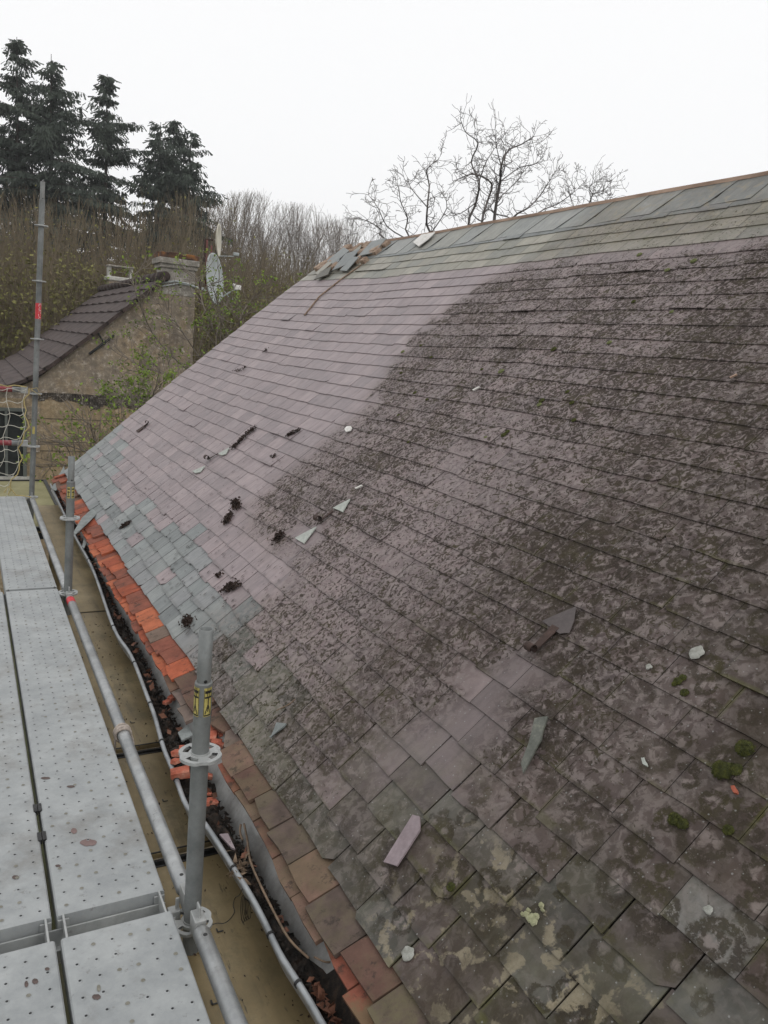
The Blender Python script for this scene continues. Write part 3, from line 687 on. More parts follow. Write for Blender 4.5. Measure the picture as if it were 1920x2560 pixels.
# white lichen discs and pale yellow rosettes (part of no other thing)
def blob_flat(name, u, v, ru, rv, mat, label, cat, group=None, hh=.0018):
    y0, s0 = at_roof(u, v); ya, sa = at_roof(u+ru, v); yb, sb = at_roof(u, v+rv)
    r = 0.5*(math.hypot(ya-y0, sa-s0)+math.hypot(yb-y0, sb-s0)); b = MB(); n = 22; base = roofp(y0, s0, .012)
    R = [r*(0.85+.3*mnoise.noise(Vector((u+math.cos(2*math.pi*i/n)*1.5, v+math.sin(2*math.pi*i/n)*1.5, 0)))) for i in range(n)]
    vs = [UN*hh*1.0]
    for k, (f_, h_) in enumerate(((.6, 1.1), (.9, .8), (1.0, -.6))):
        for i in range(n): a = 2*math.pi*i/n; vs.append(UY*math.cos(a)*R[i]*f_+US*math.sin(a)*R[i]*f_+UN*hh*(h_+.5*mnoise.noise(Vector((a*3, k, u)))))
    fs = [(0, 1+i, 1+(i+1) % n) for i in range(n)]
    for k in range(2): fs += [(1+k*n+i, 1+(k+1)*n+i, 1+(k+1)*n+(i+1) % n, 1+k*n+(i+1) % n) for i in range(n)]
    b.add(vs, fs); o = b.build(name, mat, smooth=True); o.location = base; return tag(o, label, cat, group)
blob_flat('lichen_disc', 1744, 1638, 24, 17, M['lich_w'], 'largest round white lichen disc, by the right edge of the roof', 'lichen')
blob_flat('lichen_disc', 1626, 1673, 11, 6, M['lich_w'], 'small white lichen patch left of the largest white disc', 'lichen')
blob_flat('lichen_disc', 1775, 2282, 14, 15, M['lich_w'], 'round cream lichen disc on the pale grey slate at lower right', 'lichen')
blob_flat('lichen_disc', 1024, 2388, 20, 20, M['lich_w'], 'white lichen disc on a tan-crusted slate near the bottom edge', 'lichen')
ly = empty('lichen_rosette', roofp(*at_roof(1333, 2303), .012), 'pale yellow-green lichen rosette cluster on a purple slate', 'lichen')
for i, (u, v, r) in enumerate([(1333, 2303, 15), (1322, 2291, 9), (1345, 2297, 9), (1326, 2281, 6), (1358, 2268, 7), (1361, 2280, 5), (1312, 2291, 6), (1339, 2310, 10)]):
    o = blob_flat('lobe', u, v, r, r, M['lich_y'], None, None, None, .006); o.location = Vector(o.location)-Vector(ly.location); o.parent = ly
# moss cushions
def cushion(u, v, r, label, mat='moss', flat=.55, name='moss_cushion', cat='moss', group=None, n=260, parts=((0, 0, 1),)):
    y0, s0 = at_roof(u, v); p = roofp(y0, s0, .008); d = p.length; rr_ = .88*r*d/FPX
    b = MB()
    for (oy, os, sc) in parts:
        nu, nv = 14, 7
        c0 = UY*oy*rr_+US*os*rr_; R = rr_*sc
        vs = []
        for j in range(nv+1):
            ph = math.pi/2*j/nv
            for i in range(nu):
                a = 2*math.pi*i/nu; k = R*(1+.22*mnoise.noise(Vector((math.cos(a)*2+u, math.sin(a)*2, ph*2))))
                vs.append(c0+UY*math.cos(a)*math.cos(ph)*k+US*math.sin(a)*math.cos(ph)*k+UN*(math.sin(ph)*k*flat))
        fs = [(j*nu+i, j*nu+(i+1) % nu, (j+1)*nu+(i+1) % nu, (j+1)*nu+i) for j in range(nv) for i in range(nu)]
        b.add(vs, fs)
        for k in range(int(n*sc)):       # stubby moss leaves
            a = random.uniform(0, 2*math.pi); ph = math.asin(random.random())
            dr = UY*math.cos(a)*math.cos(ph)+US*math.sin(a)*math.cos(ph)+UN*(math.sin(ph)*flat)
            q = c0+dr*R*random.uniform(.93, 1.06); w = dr.orthogonal().normalized()*R*.07; t_ = (dr+Vector([random.gauss(0, .4) for _ in range(3)])).normalized()
            b.add([q-w, q+w, q+t_*R*.22], [(0, 1, 2)])
    o = b.build(name, M[mat]); o.location = p; return tag(o, label, cat, group)
cushion(1865, 1876, 22, 'round bright moss cushion nearest the right edge of the roof')
cushion(1810, 1930, 25, 'largest moss cushion, two-lobed, above the orange tile chip', parts=((0, 0, 1), (-.9, .7, .7)))
cushion(1690, 2052, 17, 'twin moss cushions on the lip of a slate with a ring lichen', parts=((0, 0, 1), (-1.4, .1, .85)))
cushion(1824, 2080, 13, 'small dark moss cushion in the joint below the orange tile chip')
cushion(1697, 1708, 13, 'loose yellowish moss tuft above the small round one', parts=((0, 0, .9), (-.3, 1.2, .8), (.2, -.8, .6)), n=120)
cushion(1714, 1736, 11, 'small round moss cushion just below a loose yellowish tuft')
cushion(1130, 2220, 12, 'dark olive moss tuft in a joint of the grey slates', n=140)
for (u, v, r) in [(1387, 877, 7), (1255, 932, 7), (1205, 925, 4), (1004, 875, 5), (1076, 890, 4), (1036, 980, 5), (1067, 998, 4), (995, 1037, 4), (1022, 1107, 4), (1261, 1090, 7), (1270, 1082, 6), (1216, 1097, 5), (1436, 1053, 6), (1431, 1010, 6), (1420, 983, 5), (1356, 1005, 7), (1350, 1015, 6), (1669, 678, 6), (1585, 757, 5), (1680, 782, 5), (1525, 860, 6), (1735, 655, 7), (1600, 640, 6), (1000, 928, 4), (1050, 860, 4)]:
    cushion(u, v, r*1.25, 'small green moss tuft growing on the dark lichened slates', 'moss' if random.random() < .6 else 'grass_t', group='small moss tufts on the lichened slates', name='moss_tuft', n=60)
# dark mulch heaps on the clean slates
def heap(pts, label, seed, name='mulch_heap', spread=1.0, n=230, big=1.0):
    random.seed(seed); P = [at_roof(*p) for p in pts]; c = roofp(*P[0], .010); b = MB()
    for k in range(n):
        t = random.random()*(len(P)-1); i = min(int(t), len(P)-2) if len(P) > 1 else 0; f_ = t-i
        y, s = (P[i][0]*(1-f_)+P[i+1][0]*f_, P[i][1]*(1-f_)+P[i+1][1]*f_) if len(P) > 1 else P[0]
        y += random.gauss(0, .018*spread); s += random.gauss(0, .014*spread)
        q = roofp(y, s, .012+random.random()*.012)-c; L = random.uniform(.008, .022)*big
        ax = Vector([random.gauss(0, 1) for _ in range(3)]).normalized(); w = ax.orthogonal().normalized()
        b.add([q-ax*L/2, q+w*L*.35, q+ax*L/2, q-w*L*.35+UN*.003], [(0, 1, 2, 3), (0, 2, 3)])
    o = b.build(name, M['mulch']); o.location = c; return tag(o, label, 'debris')
heap([(580, 1118), (600, 1098), (622, 1076), (634, 1068)], 'longest dark streak of leaf mulch, above a small pale strip', 1, n=360)
heap([(718, 1085), (728, 1079), (744, 1072)], 'small dark mulch streak near the edge of the lichen', 2, n=150, spread=.7)
heap([(583, 1253), (594, 1268), (588, 1250)], 'upper of two mulch heaps close together on the purple slates', 3, n=300, spread=1.1)
heap([(565, 1305), (570, 1298), (575, 1285)], 'lower of two mulch heaps close together on the purple slates', 4, n=260)
heap([(696, 1347), (704, 1340), (693, 1355)], 'mulch heap beside the large white triangle', 5, n=180)
heap([(575, 1470), (598, 1468), (560, 1480)], 'dark mulch heap where grey slates meet purple ones', 6, n=240)
heap([(462, 1555), (480, 1562), (470, 1548)], 'brown mulch heap on grey slates above the near post', 7, n=200)
heap([(310, 1318), (325, 1310)], 'mulch heap on the grey slates beside the red tiles', 8, n=160)
heap([(690, 1135), (676, 1140)], 'tiny mulch crumbs left of the lichen edge', 9, n=30, spread=.6)
heap([(552, 1440), (545, 1443)], 'small mulch clot on a chipped purple slate', 10, n=50, spread=.7)
heap([(585, 930), (605, 925), (615, 918)], 'dark crumbs on the upper far slates', 11, n=60, spread=.8)
heap([(660, 880), (668, 875)], 'sparse dark crumbs highest on the pale slates', 12, n=36, spread=.9)
heap([(375, 1065), (364, 1072)], 'dark crumbs by the hook nearest the gable', 13, n=26, spread=.5)
random.seed(99)
sc_ = MB()
for k in range(620):     # loose crumbs in joints
    u, v = random.uniform(250, 760), random.uniform(1080, 1650); y, s = at_roof(u, v)
    if s < .03 or y > YG-.1 or s > 1.6: continue
    q = roofp(y, s, .012); L = random.uniform(.004, .016)
    sc_.add([q-US*L, q+UY*L*.4, q+US*L, q-UY*L*.4+UN*.003], [(0, 1, 2, 3)])
tag(sc_.build('roof_crumbs', M['mulch']), 'scattered crumbs of dark mulch on the grey and purple slates', 'debris', kind='stuff')
# roof hooks with straps, pale triangles
def hook(u, v, u2, v2, sz, label):
    y, s = at_roof(u, v); y2, s2 = at_roof(u2, v2); e = empty('roof_hook', roofp(y, s, 0), label, 'roof hook')
    b = MB(); w = .014*sz; b.slab([roofp(y-w, s, .02), roofp(y+w, s, .02), roofp(y2+w, s2, .014), roofp(y2-w, s2, .014)][::-1] if False else [roofp(y-w, s, .02), roofp(y-w, s2, .014), roofp(y2+w, s2, .014), roofp(y+w, s, .02)][::-1], UN, .004)
    b.build('strap', M['rust'], e)
    b = MB(); n = 14; r = .017*sz; L = .04*sz; c = roofp(y, s, .02)+UN*r
    for rad in (r, r*.78):
        vs = []
        for k in range(n+1):
            a = -1.9+5.3*k/n
            for yy in (-L/2, L/2): vs.append(c+US*math.cos(a)*rad+UN*math.sin(a)*rad+UY*yy)
        b.add(vs, [(2*k, 2*k+1, 2*k+3, 2*k+2) for k in range(n)])
    b.build('curl', M['rust'], e, smooth=True)
hook(1338, 1636, 1392, 1572, .85, 'rusty curled roof hook under a lifted slate, nearest the viewer')
hook(803, 1308, 836, 1282, 1.0, 'rusty curled roof hook between two pale triangles')
hook(520, 1148, 545, 1132, 1.05, 'dark curled roof hook left of the longest mulch streak')
hook(375, 1064, 345, 1083, .9, 'dark small roof hook nearest the far gable')
on_roof('pale_triangle', 0, [(741, 1350), (795, 1322), (764, 1364)], M['pale'], 'largest pale green-white triangle of exposed underlay', 'underlay')
on_roof('pale_triangle', 0, [(836, 1275), (879, 1253), (861, 1286)], M['pale'], 'pale torn flap of underlay at the edge of the lichen', 'underlay')
on_roof('pale_strip', 0, [(545, 1133), (572, 1117), (563, 1134), (553, 1137)], M['pale'], 'small curved pale strip under the longest mulch streak', 'underlay')
on_roof('pale_strip', 0, [(480, 1178), (512, 1164), (500, 1180), (488, 1183)], M['pale'], 'small pale strip left of a curled hook', 'underlay')
on_roof('lifted_slate', 0, [(1360, 1560), (1445, 1524), (1440, 1560), (1428, 1590), (1404, 1592)], M['sl_dk'], 'dark smooth brown slate slipped out above the nearest hook', 'slate', h=.0135, t=.003)
on_roof('broken_slate', 0, [(1036, 612), (1058, 594), (1092, 588), (1075, 604), (1050, 622)], M['white'], 'white flaking slate in the ridge row', 'slate', h=.035)
# twigs
def twig(pts, r, label, mat='twig', name='twig', smooth=True):
    P = [Vector(p) for p in pts]; c = P[0]; b = MB(); b.tube([p-c for p in catmull(P, 4)], r, 5); o = b.build(name, M[mat], smooth=smooth); o.location = c; return tag(o, label, name.replace('_', ' '))
twig([roofp(*at_roof(*p), .02) for p in ((698, 1783), (712, 1777), (730, 1768), (745, 1756))], .0022, 'thin reddish twig lying on the green-grey slates')
twig([at_z(*p, -1.62) for p in ((610, 2060), (618, 2100), (625, 2150), (650, 2210), (690, 2290), (725, 2350), (772, 2395))], .004, 'long bent yellowish stalk lying along the gutter')
twig([at_z(*p, -1.62) for p in ((225, 1405), (262, 1400), (288, 1400), (280, 1425), (268, 1468))], .003, 'looping thin twig above the gutter beside the orange tiles')
twig([at_z(*p, -1.62) for p in ((785, 2392), (815, 2405), (838, 2400), (880, 2378))], .0028, 'dark forked twig across the bare tile near the bottom')
twig([at_z(*p, -1.62) for p in ((602, 2062), (600, 2080), (606, 2100))], .004, 'short split end of straw standing in the gutter')
dl = [(rng.normal(size=3)) for _ in range(1)]
C = np.array([list(at_z(600+random.gauss(0, 12), 2160+random.gauss(0, 20), -1.63)) for _ in range(26)])
o = quads('dry_plant', leafq(C, .05, .25), M['twig']); tag(o, 'dry papery plant clump hooked on the gutter edge', 'dead plant')
# brick rubble around the near post
def rub(u, v, size, label, mat='brick', name='tile_fragment', z=-1.64, group=None, flat=.45, yaw=None):
    c = at_z(u, v, z); b = MB(); yaw = random.uniform(0, 3) if yaw is None else yaw; ax = (Vector((math.cos(yaw), math.sin(yaw), random.uniform(-.3, .3))).normalized(),)
    a1 = ax[0].cross(Vector((0, 0, 1))).normalized(); a2 = a1.cross(ax[0]).normalized()
    bm = bmesh.new()
    for sx in (-1, 1):
        for sy in (-1, 1):
            for sz in (-1, 1):
                for _ in range(3):
                    q = ax[0]*sx*size*random.uniform(.28, .55)+a1*sy*size*random.uniform(.2, .42)+a2*sz*size*flat*random.uniform(.3, .6); bm.verts.new(q)
    h_ = bmesh.ops.convex_hull(bm, input=bm.verts); bmesh.ops.delete(bm, geom=[g_ for g_ in h_['geom_interior'] if isinstance(g_, bmesh.types.BMVert)], context='VERTS')
    me_ = bpy.data.meshes.new(name); bm.to_mesh(me_); bm.free(); me_.materials.append(M[mat]); o = bpy.data.objects.new(name, me_); link(o); o.location = c; return tag(o, label, 'rubble', group)
rub(450, 1932, .066, 'red brick lump with mortar on the gutter lip left of the near post', z=-1.61)
rub(441, 1882, .04, 'bright orange tile lump just above the mortared brick lump', z=-1.61)
rub(438, 1903, .035, 'small orange crumb touching the mortared brick lump', z=-1.61)
rub(525, 2007, .05, 'brown tile stub just right of the near post', 'brick')
rub(522, 1985, .02, 'tiny orange chip above the holed tile stub')
GR = 'heap of broken tile beside the near post'
for (u, v, sz) in [(532, 1790, .035), (548, 1800, .045), (560, 1812, .04), (537, 1815, .05), (541, 1830, .045), (556, 1838, .035), (566, 1825, .03), (531, 1842, .05), (540, 1857, .045), (552, 1862, .03), (545, 1780, .03), (535, 1876, .045), (575, 1842, .028)]:
    rub(u, v, sz, 'broken piece of red tile in the heap right of the near post', z=-1.575, group=GR)
for (u, v, sz) in [(430, 1745, .04), (418, 1755, .035), (455, 1870, .03), (520, 1940, .035)]:
    rub(u, v, sz, 'loose red tile crumb lying in the gutter mulch', z=-1.63, group='loose tile crumbs in the gutter')
def slab_z(name, shape, z, mat, label, tilt=(0, 0), t=.007, cat='slate'):
    P = [at_z(u, v, z) for u, v in shape]; c = sum(P, Vector())/len(P); Q = []
    for p in P: d = p-c; Q.append(Vector((d.x, d.y, tilt[0]*d.x+tilt[1]*d.y)))
    if (Q[1]-Q[0]).cross(Q[2]-Q[0]).z < 0: Q.reverse()
    b = MB(); b.slab(Q, (0, 0, 1), t); o = b.build(name, M[mat]); o.location = c; return tag(o, label, cat)
slab_z('fallen_slate', [(182, 1322), (205, 1292), (253, 1265), (243, 1290), (222, 1305), (190, 1325)], -1.50, 'sl_gry', 'upper fallen grey slate leaning from tiles over the gutter, by the middle post', (.25, 0))
slab_z('fallen_slate', [(205, 1362), (212, 1335), (240, 1312), (226, 1340), (210, 1366)], -1.58, 'sl_gry', 'lower fallen grey slate on edge in the gutter, by the middle post', (.2, 0))
slab_z('fallen_slate', [(128, 1215), (160, 1170), (163, 1185), (140, 1222)], -1.56, 'sl_gry', 'small dark slate stuck in the gutter at the gable end', (.2, 0))
slab_z('slate_shard', [(548, 2085), (570, 2083), (588, 2122), (578, 2118)], -1.63, 'sl_pur', 'small purple slate triangle in the gutter mulch', (0, 0))
slab_z('slate_shard', [(445, 1828), (470, 1815), (482, 1840), (455, 1848)], -1.61, 'sl_gry', 'grey slate piece behind the near post above the gutter', (.2, 0))

# ------------------------------------------------------------------ scaffolding
def rosette(b, c, r=.061, t=.009):
    n = 48; out = []; 
    for k in range(n):
        a = 2*math.pi*k/n; out.append((a, r*(1-.10*max(0, math.cos(4*a+.6))**2)))
    inner = .0245
    holes = []
    vs = []
    rings = [inner, .034, .047]
    # annulus with four big slots: build as sectors
    for z in (t/2, -t/2):
        for k in range(n):
            a, ro = out[k]
            for q in (inner, .033, .049, ro): vs.append((c[0]+math.cos(a)*q, c[1]+math.sin(a)*q, c[2]+z))
    fs = []
    def I(layer, k, q): return layer*n*4+(k % n)*4+q
    for k in range(n):
        slot = (k % 12) in (3, 4, 5, 6, 7, 8)
        for q in range(3):
            if q == 1 and slot:
                continue
            fs.append((I(0, k, q), I(0, k, q+1), I(0, k+1, q+1), I(0, k+1, q))); fs.append((I(1, k, q), I(1, k+1, q), I(1, k+1, q+1), I(1, k, q+1)))
        fs.append((I(0, k, 3), I(1, k, 3), I(1, k+1, 3), I(0, k+1, 3)))
        if slot:
            fs.append((I(0, k, 1), I(0, k+1, 1), I(1, k+1, 1), I(1, k, 1))); fs.append((I(0, k, 2), I(1, k, 2), I(1, k+1, 2), I(0, k+1, 2)))
    b.add(vs, fs)
def cylp(b, base, ax, r, z0, z1, a0, a1, mi=0, n=8):    # patch on a tube (ax lean vector per metre)
    vs = []
    for z in (z0, z1):
        for k in range(n+1):
            a = a0+(a1-a0)*k/n; vs.append((base[0]+ax[0]*z+math.cos(a)*r, base[1]+ax[1]*z+math.sin(a)*r, base[2]+z))
    b.add(vs, [(k, k+1, n+2+k, n+1+k) for k in range(n)], mi)
def post(base, top, step, label, rosz, hole=True, low=2.2):
    base = Vector(base); top = Vector(top); H = top.z-base.z; lean = (top-base)/H
    e = empty('scaffold_post', base, label, 'scaffold post', 'scaffold posts standing beside the gutter')
    def pt(z): return base+lean*z
    b = MB(); n = 40
    b.tube([pt(-low), pt(step)], .02415, n, cap=False)
    vs = []                                        # chamfer to the spigot
    for r, z in ((.02415, step), (.0225, step+.004), (.0195, step+.004)):
        for k in range(n): a = 2*math.pi*k/n; q = pt(z); vs.append((q.x+math.cos(a)*r, q.y+math.sin(a)*r, q.z))
    b.add(vs, [(j*n+k, j*n+(k+1) % n, (j+1)*n+(k+1) % n, (j+1)*n+k) for j in range(2) for k in range(n)])
    b.build('tube', M['post'], e, smooth=True)
    if step < H:
        b = MB(); vs = []
        for r, z in ((.0192, step), (.0192, H), (.0165, H), (.0165, H-.12)):
            for k in range(n): a = 2*math.pi*k/n; q = pt(z); vs.append((q.x+math.cos(a)*r, q.y+math.sin(a)*r, q.z))
        b.add(vs, [(j*n+k, j*n+(k+1) % n, (j+1)*n+(k+1) % n, (j+1)*n+k) for j in range(3) for k in range(n)])
        sp = b.build('spigot', M['post'], e)
        for f in sp.data.polygons: f.use_smooth = f.index // n != 1
        b = MB(); va = math.atan2(-base.y, -base.x)+.25
        q = pt(H-.145); d = Vector((math.cos(va), math.sin(va), 0)); b.tube([q+d*.0186, q+d*.0197], .0048, 14); b.build('bolt_hole', M['ink'], e)
    for z in rosz:
        b = MB(); q = pt(z); rosette(b, q); b.tube([q-Vector((0, 0, .010)), q+Vector((0, 0, .010))], .0262, 24); b.build('rosette', M['cast'], e)
    return e, pt, lean, base
nb = at_z(482, 2262, DECK); nt = at_y(516, 1572, nb.y)
e1, pt1, ln1, nb = post(nb, nt, (nt.z-nb.z)-.155, 'nearest scaffold post, open-topped, with yellow stickers and a pale rosette plate', [-.055, (at_y(500, 1885, nb.y).z-nb.z)])
mb_ = at_z(170, 1478, DECK); mt = at_y(179, 1141, mb_.y)
e2, pt2, ln2, mb_ = post(mb_, mt, (mt.z-mb_.z)-.155, 'middle scaffold post beside the fallen slates and start of the red tiles', [-.01, (at_y(173, 1295, mb_.y).z-mb_.z)])
fb = at_z(79, 1240, DECK); ft = at_y(107, 454, fb.y)
e3, pt3, ln3, fb = post(fb, ft, (ft.z-fb.z)-.155, 'farthest and tallest scaffold post, rising in front of the firs with a red band', [-.01]+[(at_y(100, v, fb.y).z-fb.z) for v in (1116, 985, 848, 703, 564)])
# stickers
va = math.atan2(-nb.y, -nb.x)
zc_ = at_y(506, 1748, nb.y).z-nb.z
for off, nm in ((-0.95, 0), (0.62, 1)):
    b = MB(); aa = va+off; r = .0245
    cylp(b, nb, ln1, r, zc_-.042, zc_+.042, aa-.52, aa+.52)
    st = b.build('sticker', M['yel'], e1, smooth=True)
    b = MB(); r2 = .0248
    for (z0, z1, a0, a1) in ((.026, .034, -.40, .40), (.012, .017, -.42, .42), (-.040, -.036, -.48, .48), (.012, .042, -.15, -.07), (.012, .042, .12, .20), (-.028, .012, -.06, .06), (-.036, .036, -.50, -.45), (-.036, .036, .45, .50)):
        cylp(b, nb, ln1, r2, zc_+z0, zc_+z1, aa+a0, aa+a1)
    for sgn in (-1, 1):
        for k in range(5):
            cylp(b, nb, ln1, r2, zc_-.034+k*.005, zc_-.028+k*.005, aa+sgn*(.30-.06*k)-.05, aa+sgn*(.30-.06*k)+.05)
    b.build('sticker_print', M['ink'], st)
zm = at_y(173, 1230, mb_.y).z-mb_.z; vm = math.atan2(-mb_.y, -mb_.x)
for off in (-.5, .6):
    b = MB(); cylp(b, mb_, ln2, .0246, zm-.035, zm+.035, vm+off-.38, vm+off+.38); st = b.build('sticker', M['yel'], e2, smooth=True)
    b = MB()
    for (z0, z1, a0, a1) in ((.018, .026, -.3, .3), (-.02, .01, -.08, .08), (-.028, -.022, -.3, .3), (.0, .006, -.3, .3)): cylp(b, mb_, ln2, .0250, zm+z0, zm+z1, vm+off+a0, vm+off+a1)
    b.build('sticker_print', M['ink'], st)
zf = at_y(85, 1075, fb.y).z-fb.z; b = MB(); cylp(b, fb, ln3, .0250, zf-.035, zf+.035, math.atan2(-fb.y, -fb.x)-.6, math.atan2(-fb.y, -fb.x)+.3); b.build('sticker', M['yel'], e3, smooth=True)
zf0, zf1 = at_y(93, 797, fb.y).z-fb.z, at_y(97, 758, fb.y).z-fb.z
b = MB(); cylp(b, fb, ln3, .0255, zf0, zf1, 0, 2*math.pi, 0, 24); rb = b.build('red_band', M['red'], e3, smooth=True)
cu = bpy.data.curves.new('t', 'FONT'); cu.body = 'ALTRAD'; cu.size = .036; cu.align_x = 'CENTER'; cu.align_y = 'CENTER'
to = bpy.data.objects.new('t', cu); COL.objects.link(to); dg = bpy.context.evaluated_depsgraph_get()
tme = bpy.data.meshes.new_from_object(to.evaluated_get(dg)); bpy.data.objects.remove(to)
fa = math.atan2(-fb.y, -fb.x)+.55; zmid = (zf0+zf1)/2
for v in tme.vertices:                 # wrap the vertical lettering round the tube
    a = fa+v.co.y/.0256; z = zmid+v.co.x*1.0; q = fb+ln3*z
    v.co = Vector((q.x+math.cos(a)*.0262, q.y+math.sin(a)*.0262, q.z))-fb
tme.materials.clear(); tme.materials.append(M['wprint']); o = bpy.data.objects.new('band_lettering', tme); link(o, rb)

# ledgers at deck level
def ledger(p0, p1, label, band=None, nm='scaffold_tube', r=.0242, grp='scaffold tubes along the outer edge of the deck'):
    p0, p1 = Vector(p0), Vector(p1); d = (p1-p0).normalized(); e = empty(nm, p0, label, 'scaffold tube', grp)
    b = MB(); b.tube([p0+d*.085, p0+d*.10, p1-d*.10, p1-d*.085], [.018, r, r, .018], 32); b.build('tube', M['galv'], e, smooth=True)
    for p, s in ((p0, 1), (p1, -1)):
        b = MB(); c = p+d*s*.062; sd = d.cross(Vector((0, 0, 1))).normalized()
        b.box(c, (.055, .034, .062), (d, sd, Vector((0, 0, 1)))); b.box(c+Vector((0, 0, .03)), (.03, .006, .07), (d, sd, Vector((0, 0, 1))))
        b.build('wedge_head', M['cast'], e, bevel=.004)
    for t_ in (.135, (p1-p0).length-.135):
        b = MB(); q = p0+d*t_+Vector((0, 0, r-.001)); b.tube([q, q+Vector((0, 0, .0015))], .006, 12); b.build('bolt_hole', M['ink'], e)
    if band:
        b = MB(); b.tube([p0+d*band[0], p0+d*band[1]], r+.0006, 32, cap=False); b.build('red_band', M['red'], e, smooth=True)
    return e
LZ = -1.628
P_ = lambda q, z: Vector((q.x, q.y, z))
ledger(P_(mb_, LZ+.0), P_(nb, LZ), 'steel tube from the middle post to the near post, with a rope tied round it', (2.85-2.73, 2.85-2.64))
ledger(P_(nb, LZ), Vector((nb.x+.0, nb.y-3.05, LZ)), 'thick steel tube from the near post out of the bottom of the picture')
ledger(P_(fb, LZ), P_(mb_, LZ), 'steel tube between the far post and the middle post')
# end guard rails with net
for v_, lb in ((975, 'upper worn red guard rail behind the net'), (1108, 'lower worn red guard rail behind the net')):
    z = at_y(60, v_, fb.y).z; e = empty('guard_rail', (fb.x, fb.y, z), lb, 'guard rail', 'guard rails across the far end of the deck')
    b = MB(); b.tube([(fb.x-.09, fb.y, z), (fb.x-1.1, fb.y, z)], .0242, 20); b.build('tube', M['galv'], e, smooth=True)
    b = MB(); b.tube([(fb.x-.17 if v_ > 1000 else fb.x-.16, fb.y, z), (fb.x-.36, fb.y, z)], .0248, 20, cap=False); b.build('painted_band', M['redold'], e, smooth=True)
    b = MB(); b.box((fb.x-.06, fb.y, z), (.06, .03, .06)); b.build('wedge_head', M['cast'], e, bevel=.004)
nz1, nz0 = at_y(60, 968, fb.y).z, at_y(60, 1232, fb.y).z
net = empty('safety_net', (0.2, fb.y-.05, DECK), 'sagging white safety net with a yellow border rope at the far end of the deck', 'net')
b = MB(); xs = [fb.x-.06-.135*k for k in range(8)]
def netp(x, z):
    t = (nz1-z)/(nz1-nz0); w = fb.x-x
    return Vector((x-.16*t*t*(1-.3*w)+.02*math.sin(z*17+x*9), fb.y-.05-.05*math.sin(t*3)+.015*math.sin(x*21+z*13), z-.02*math.sin((x*7.4)*math.pi)**2))
for x in xs: b.tube([netp(x, nz1+(nz0-nz1)*k/16) for k in range(17)], .0026, 5)
for j in range(10):
    z = nz1+(nz0-nz1)*j/9; pts = []
    for k in range(57):
        x = xs[0]+(xs[-1]-xs[0])*k/56; pts.append(netp(x, z)-Vector((0, 0, .022*math.sin((k % 8)/8*math.pi))))
    b.tube(pts, .0030, 5)
b.build('mesh', M['cord'], net)
b = MB(); b.tube([netp(xs[0]+.02, nz1+(nz0-nz1)*k/20)+Vector((.015*math.sin(k*2.1), -.01, 0)) for k in range(21)], .0055, 6)
b.tube([netp(xs[0]+(xs[-1]-xs[0])*k/20, nz1+.02)+Vector((0, 0, .006*math.sin(k*2))) for k in range(21)], .0055, 6)
b.tube([netp(xs[0], nz1)+Vector((.02, 0, 0)), netp(xs[0], nz1)+Vector((.09, -.01, .02)), netp(xs[0], nz1)+Vector((.12, -.02, -.05)), netp(xs[0], nz1)+Vector((.04, -.02, .0))], .0035, 5)
b.tube([at_y(u, v, fb.y-.12) for u, v in ((10, 1232), (22, 1215), (40, 1238), (60, 1240), (78, 1243))], .006, 6)
b.build('border_rope', M['cordy'], net)
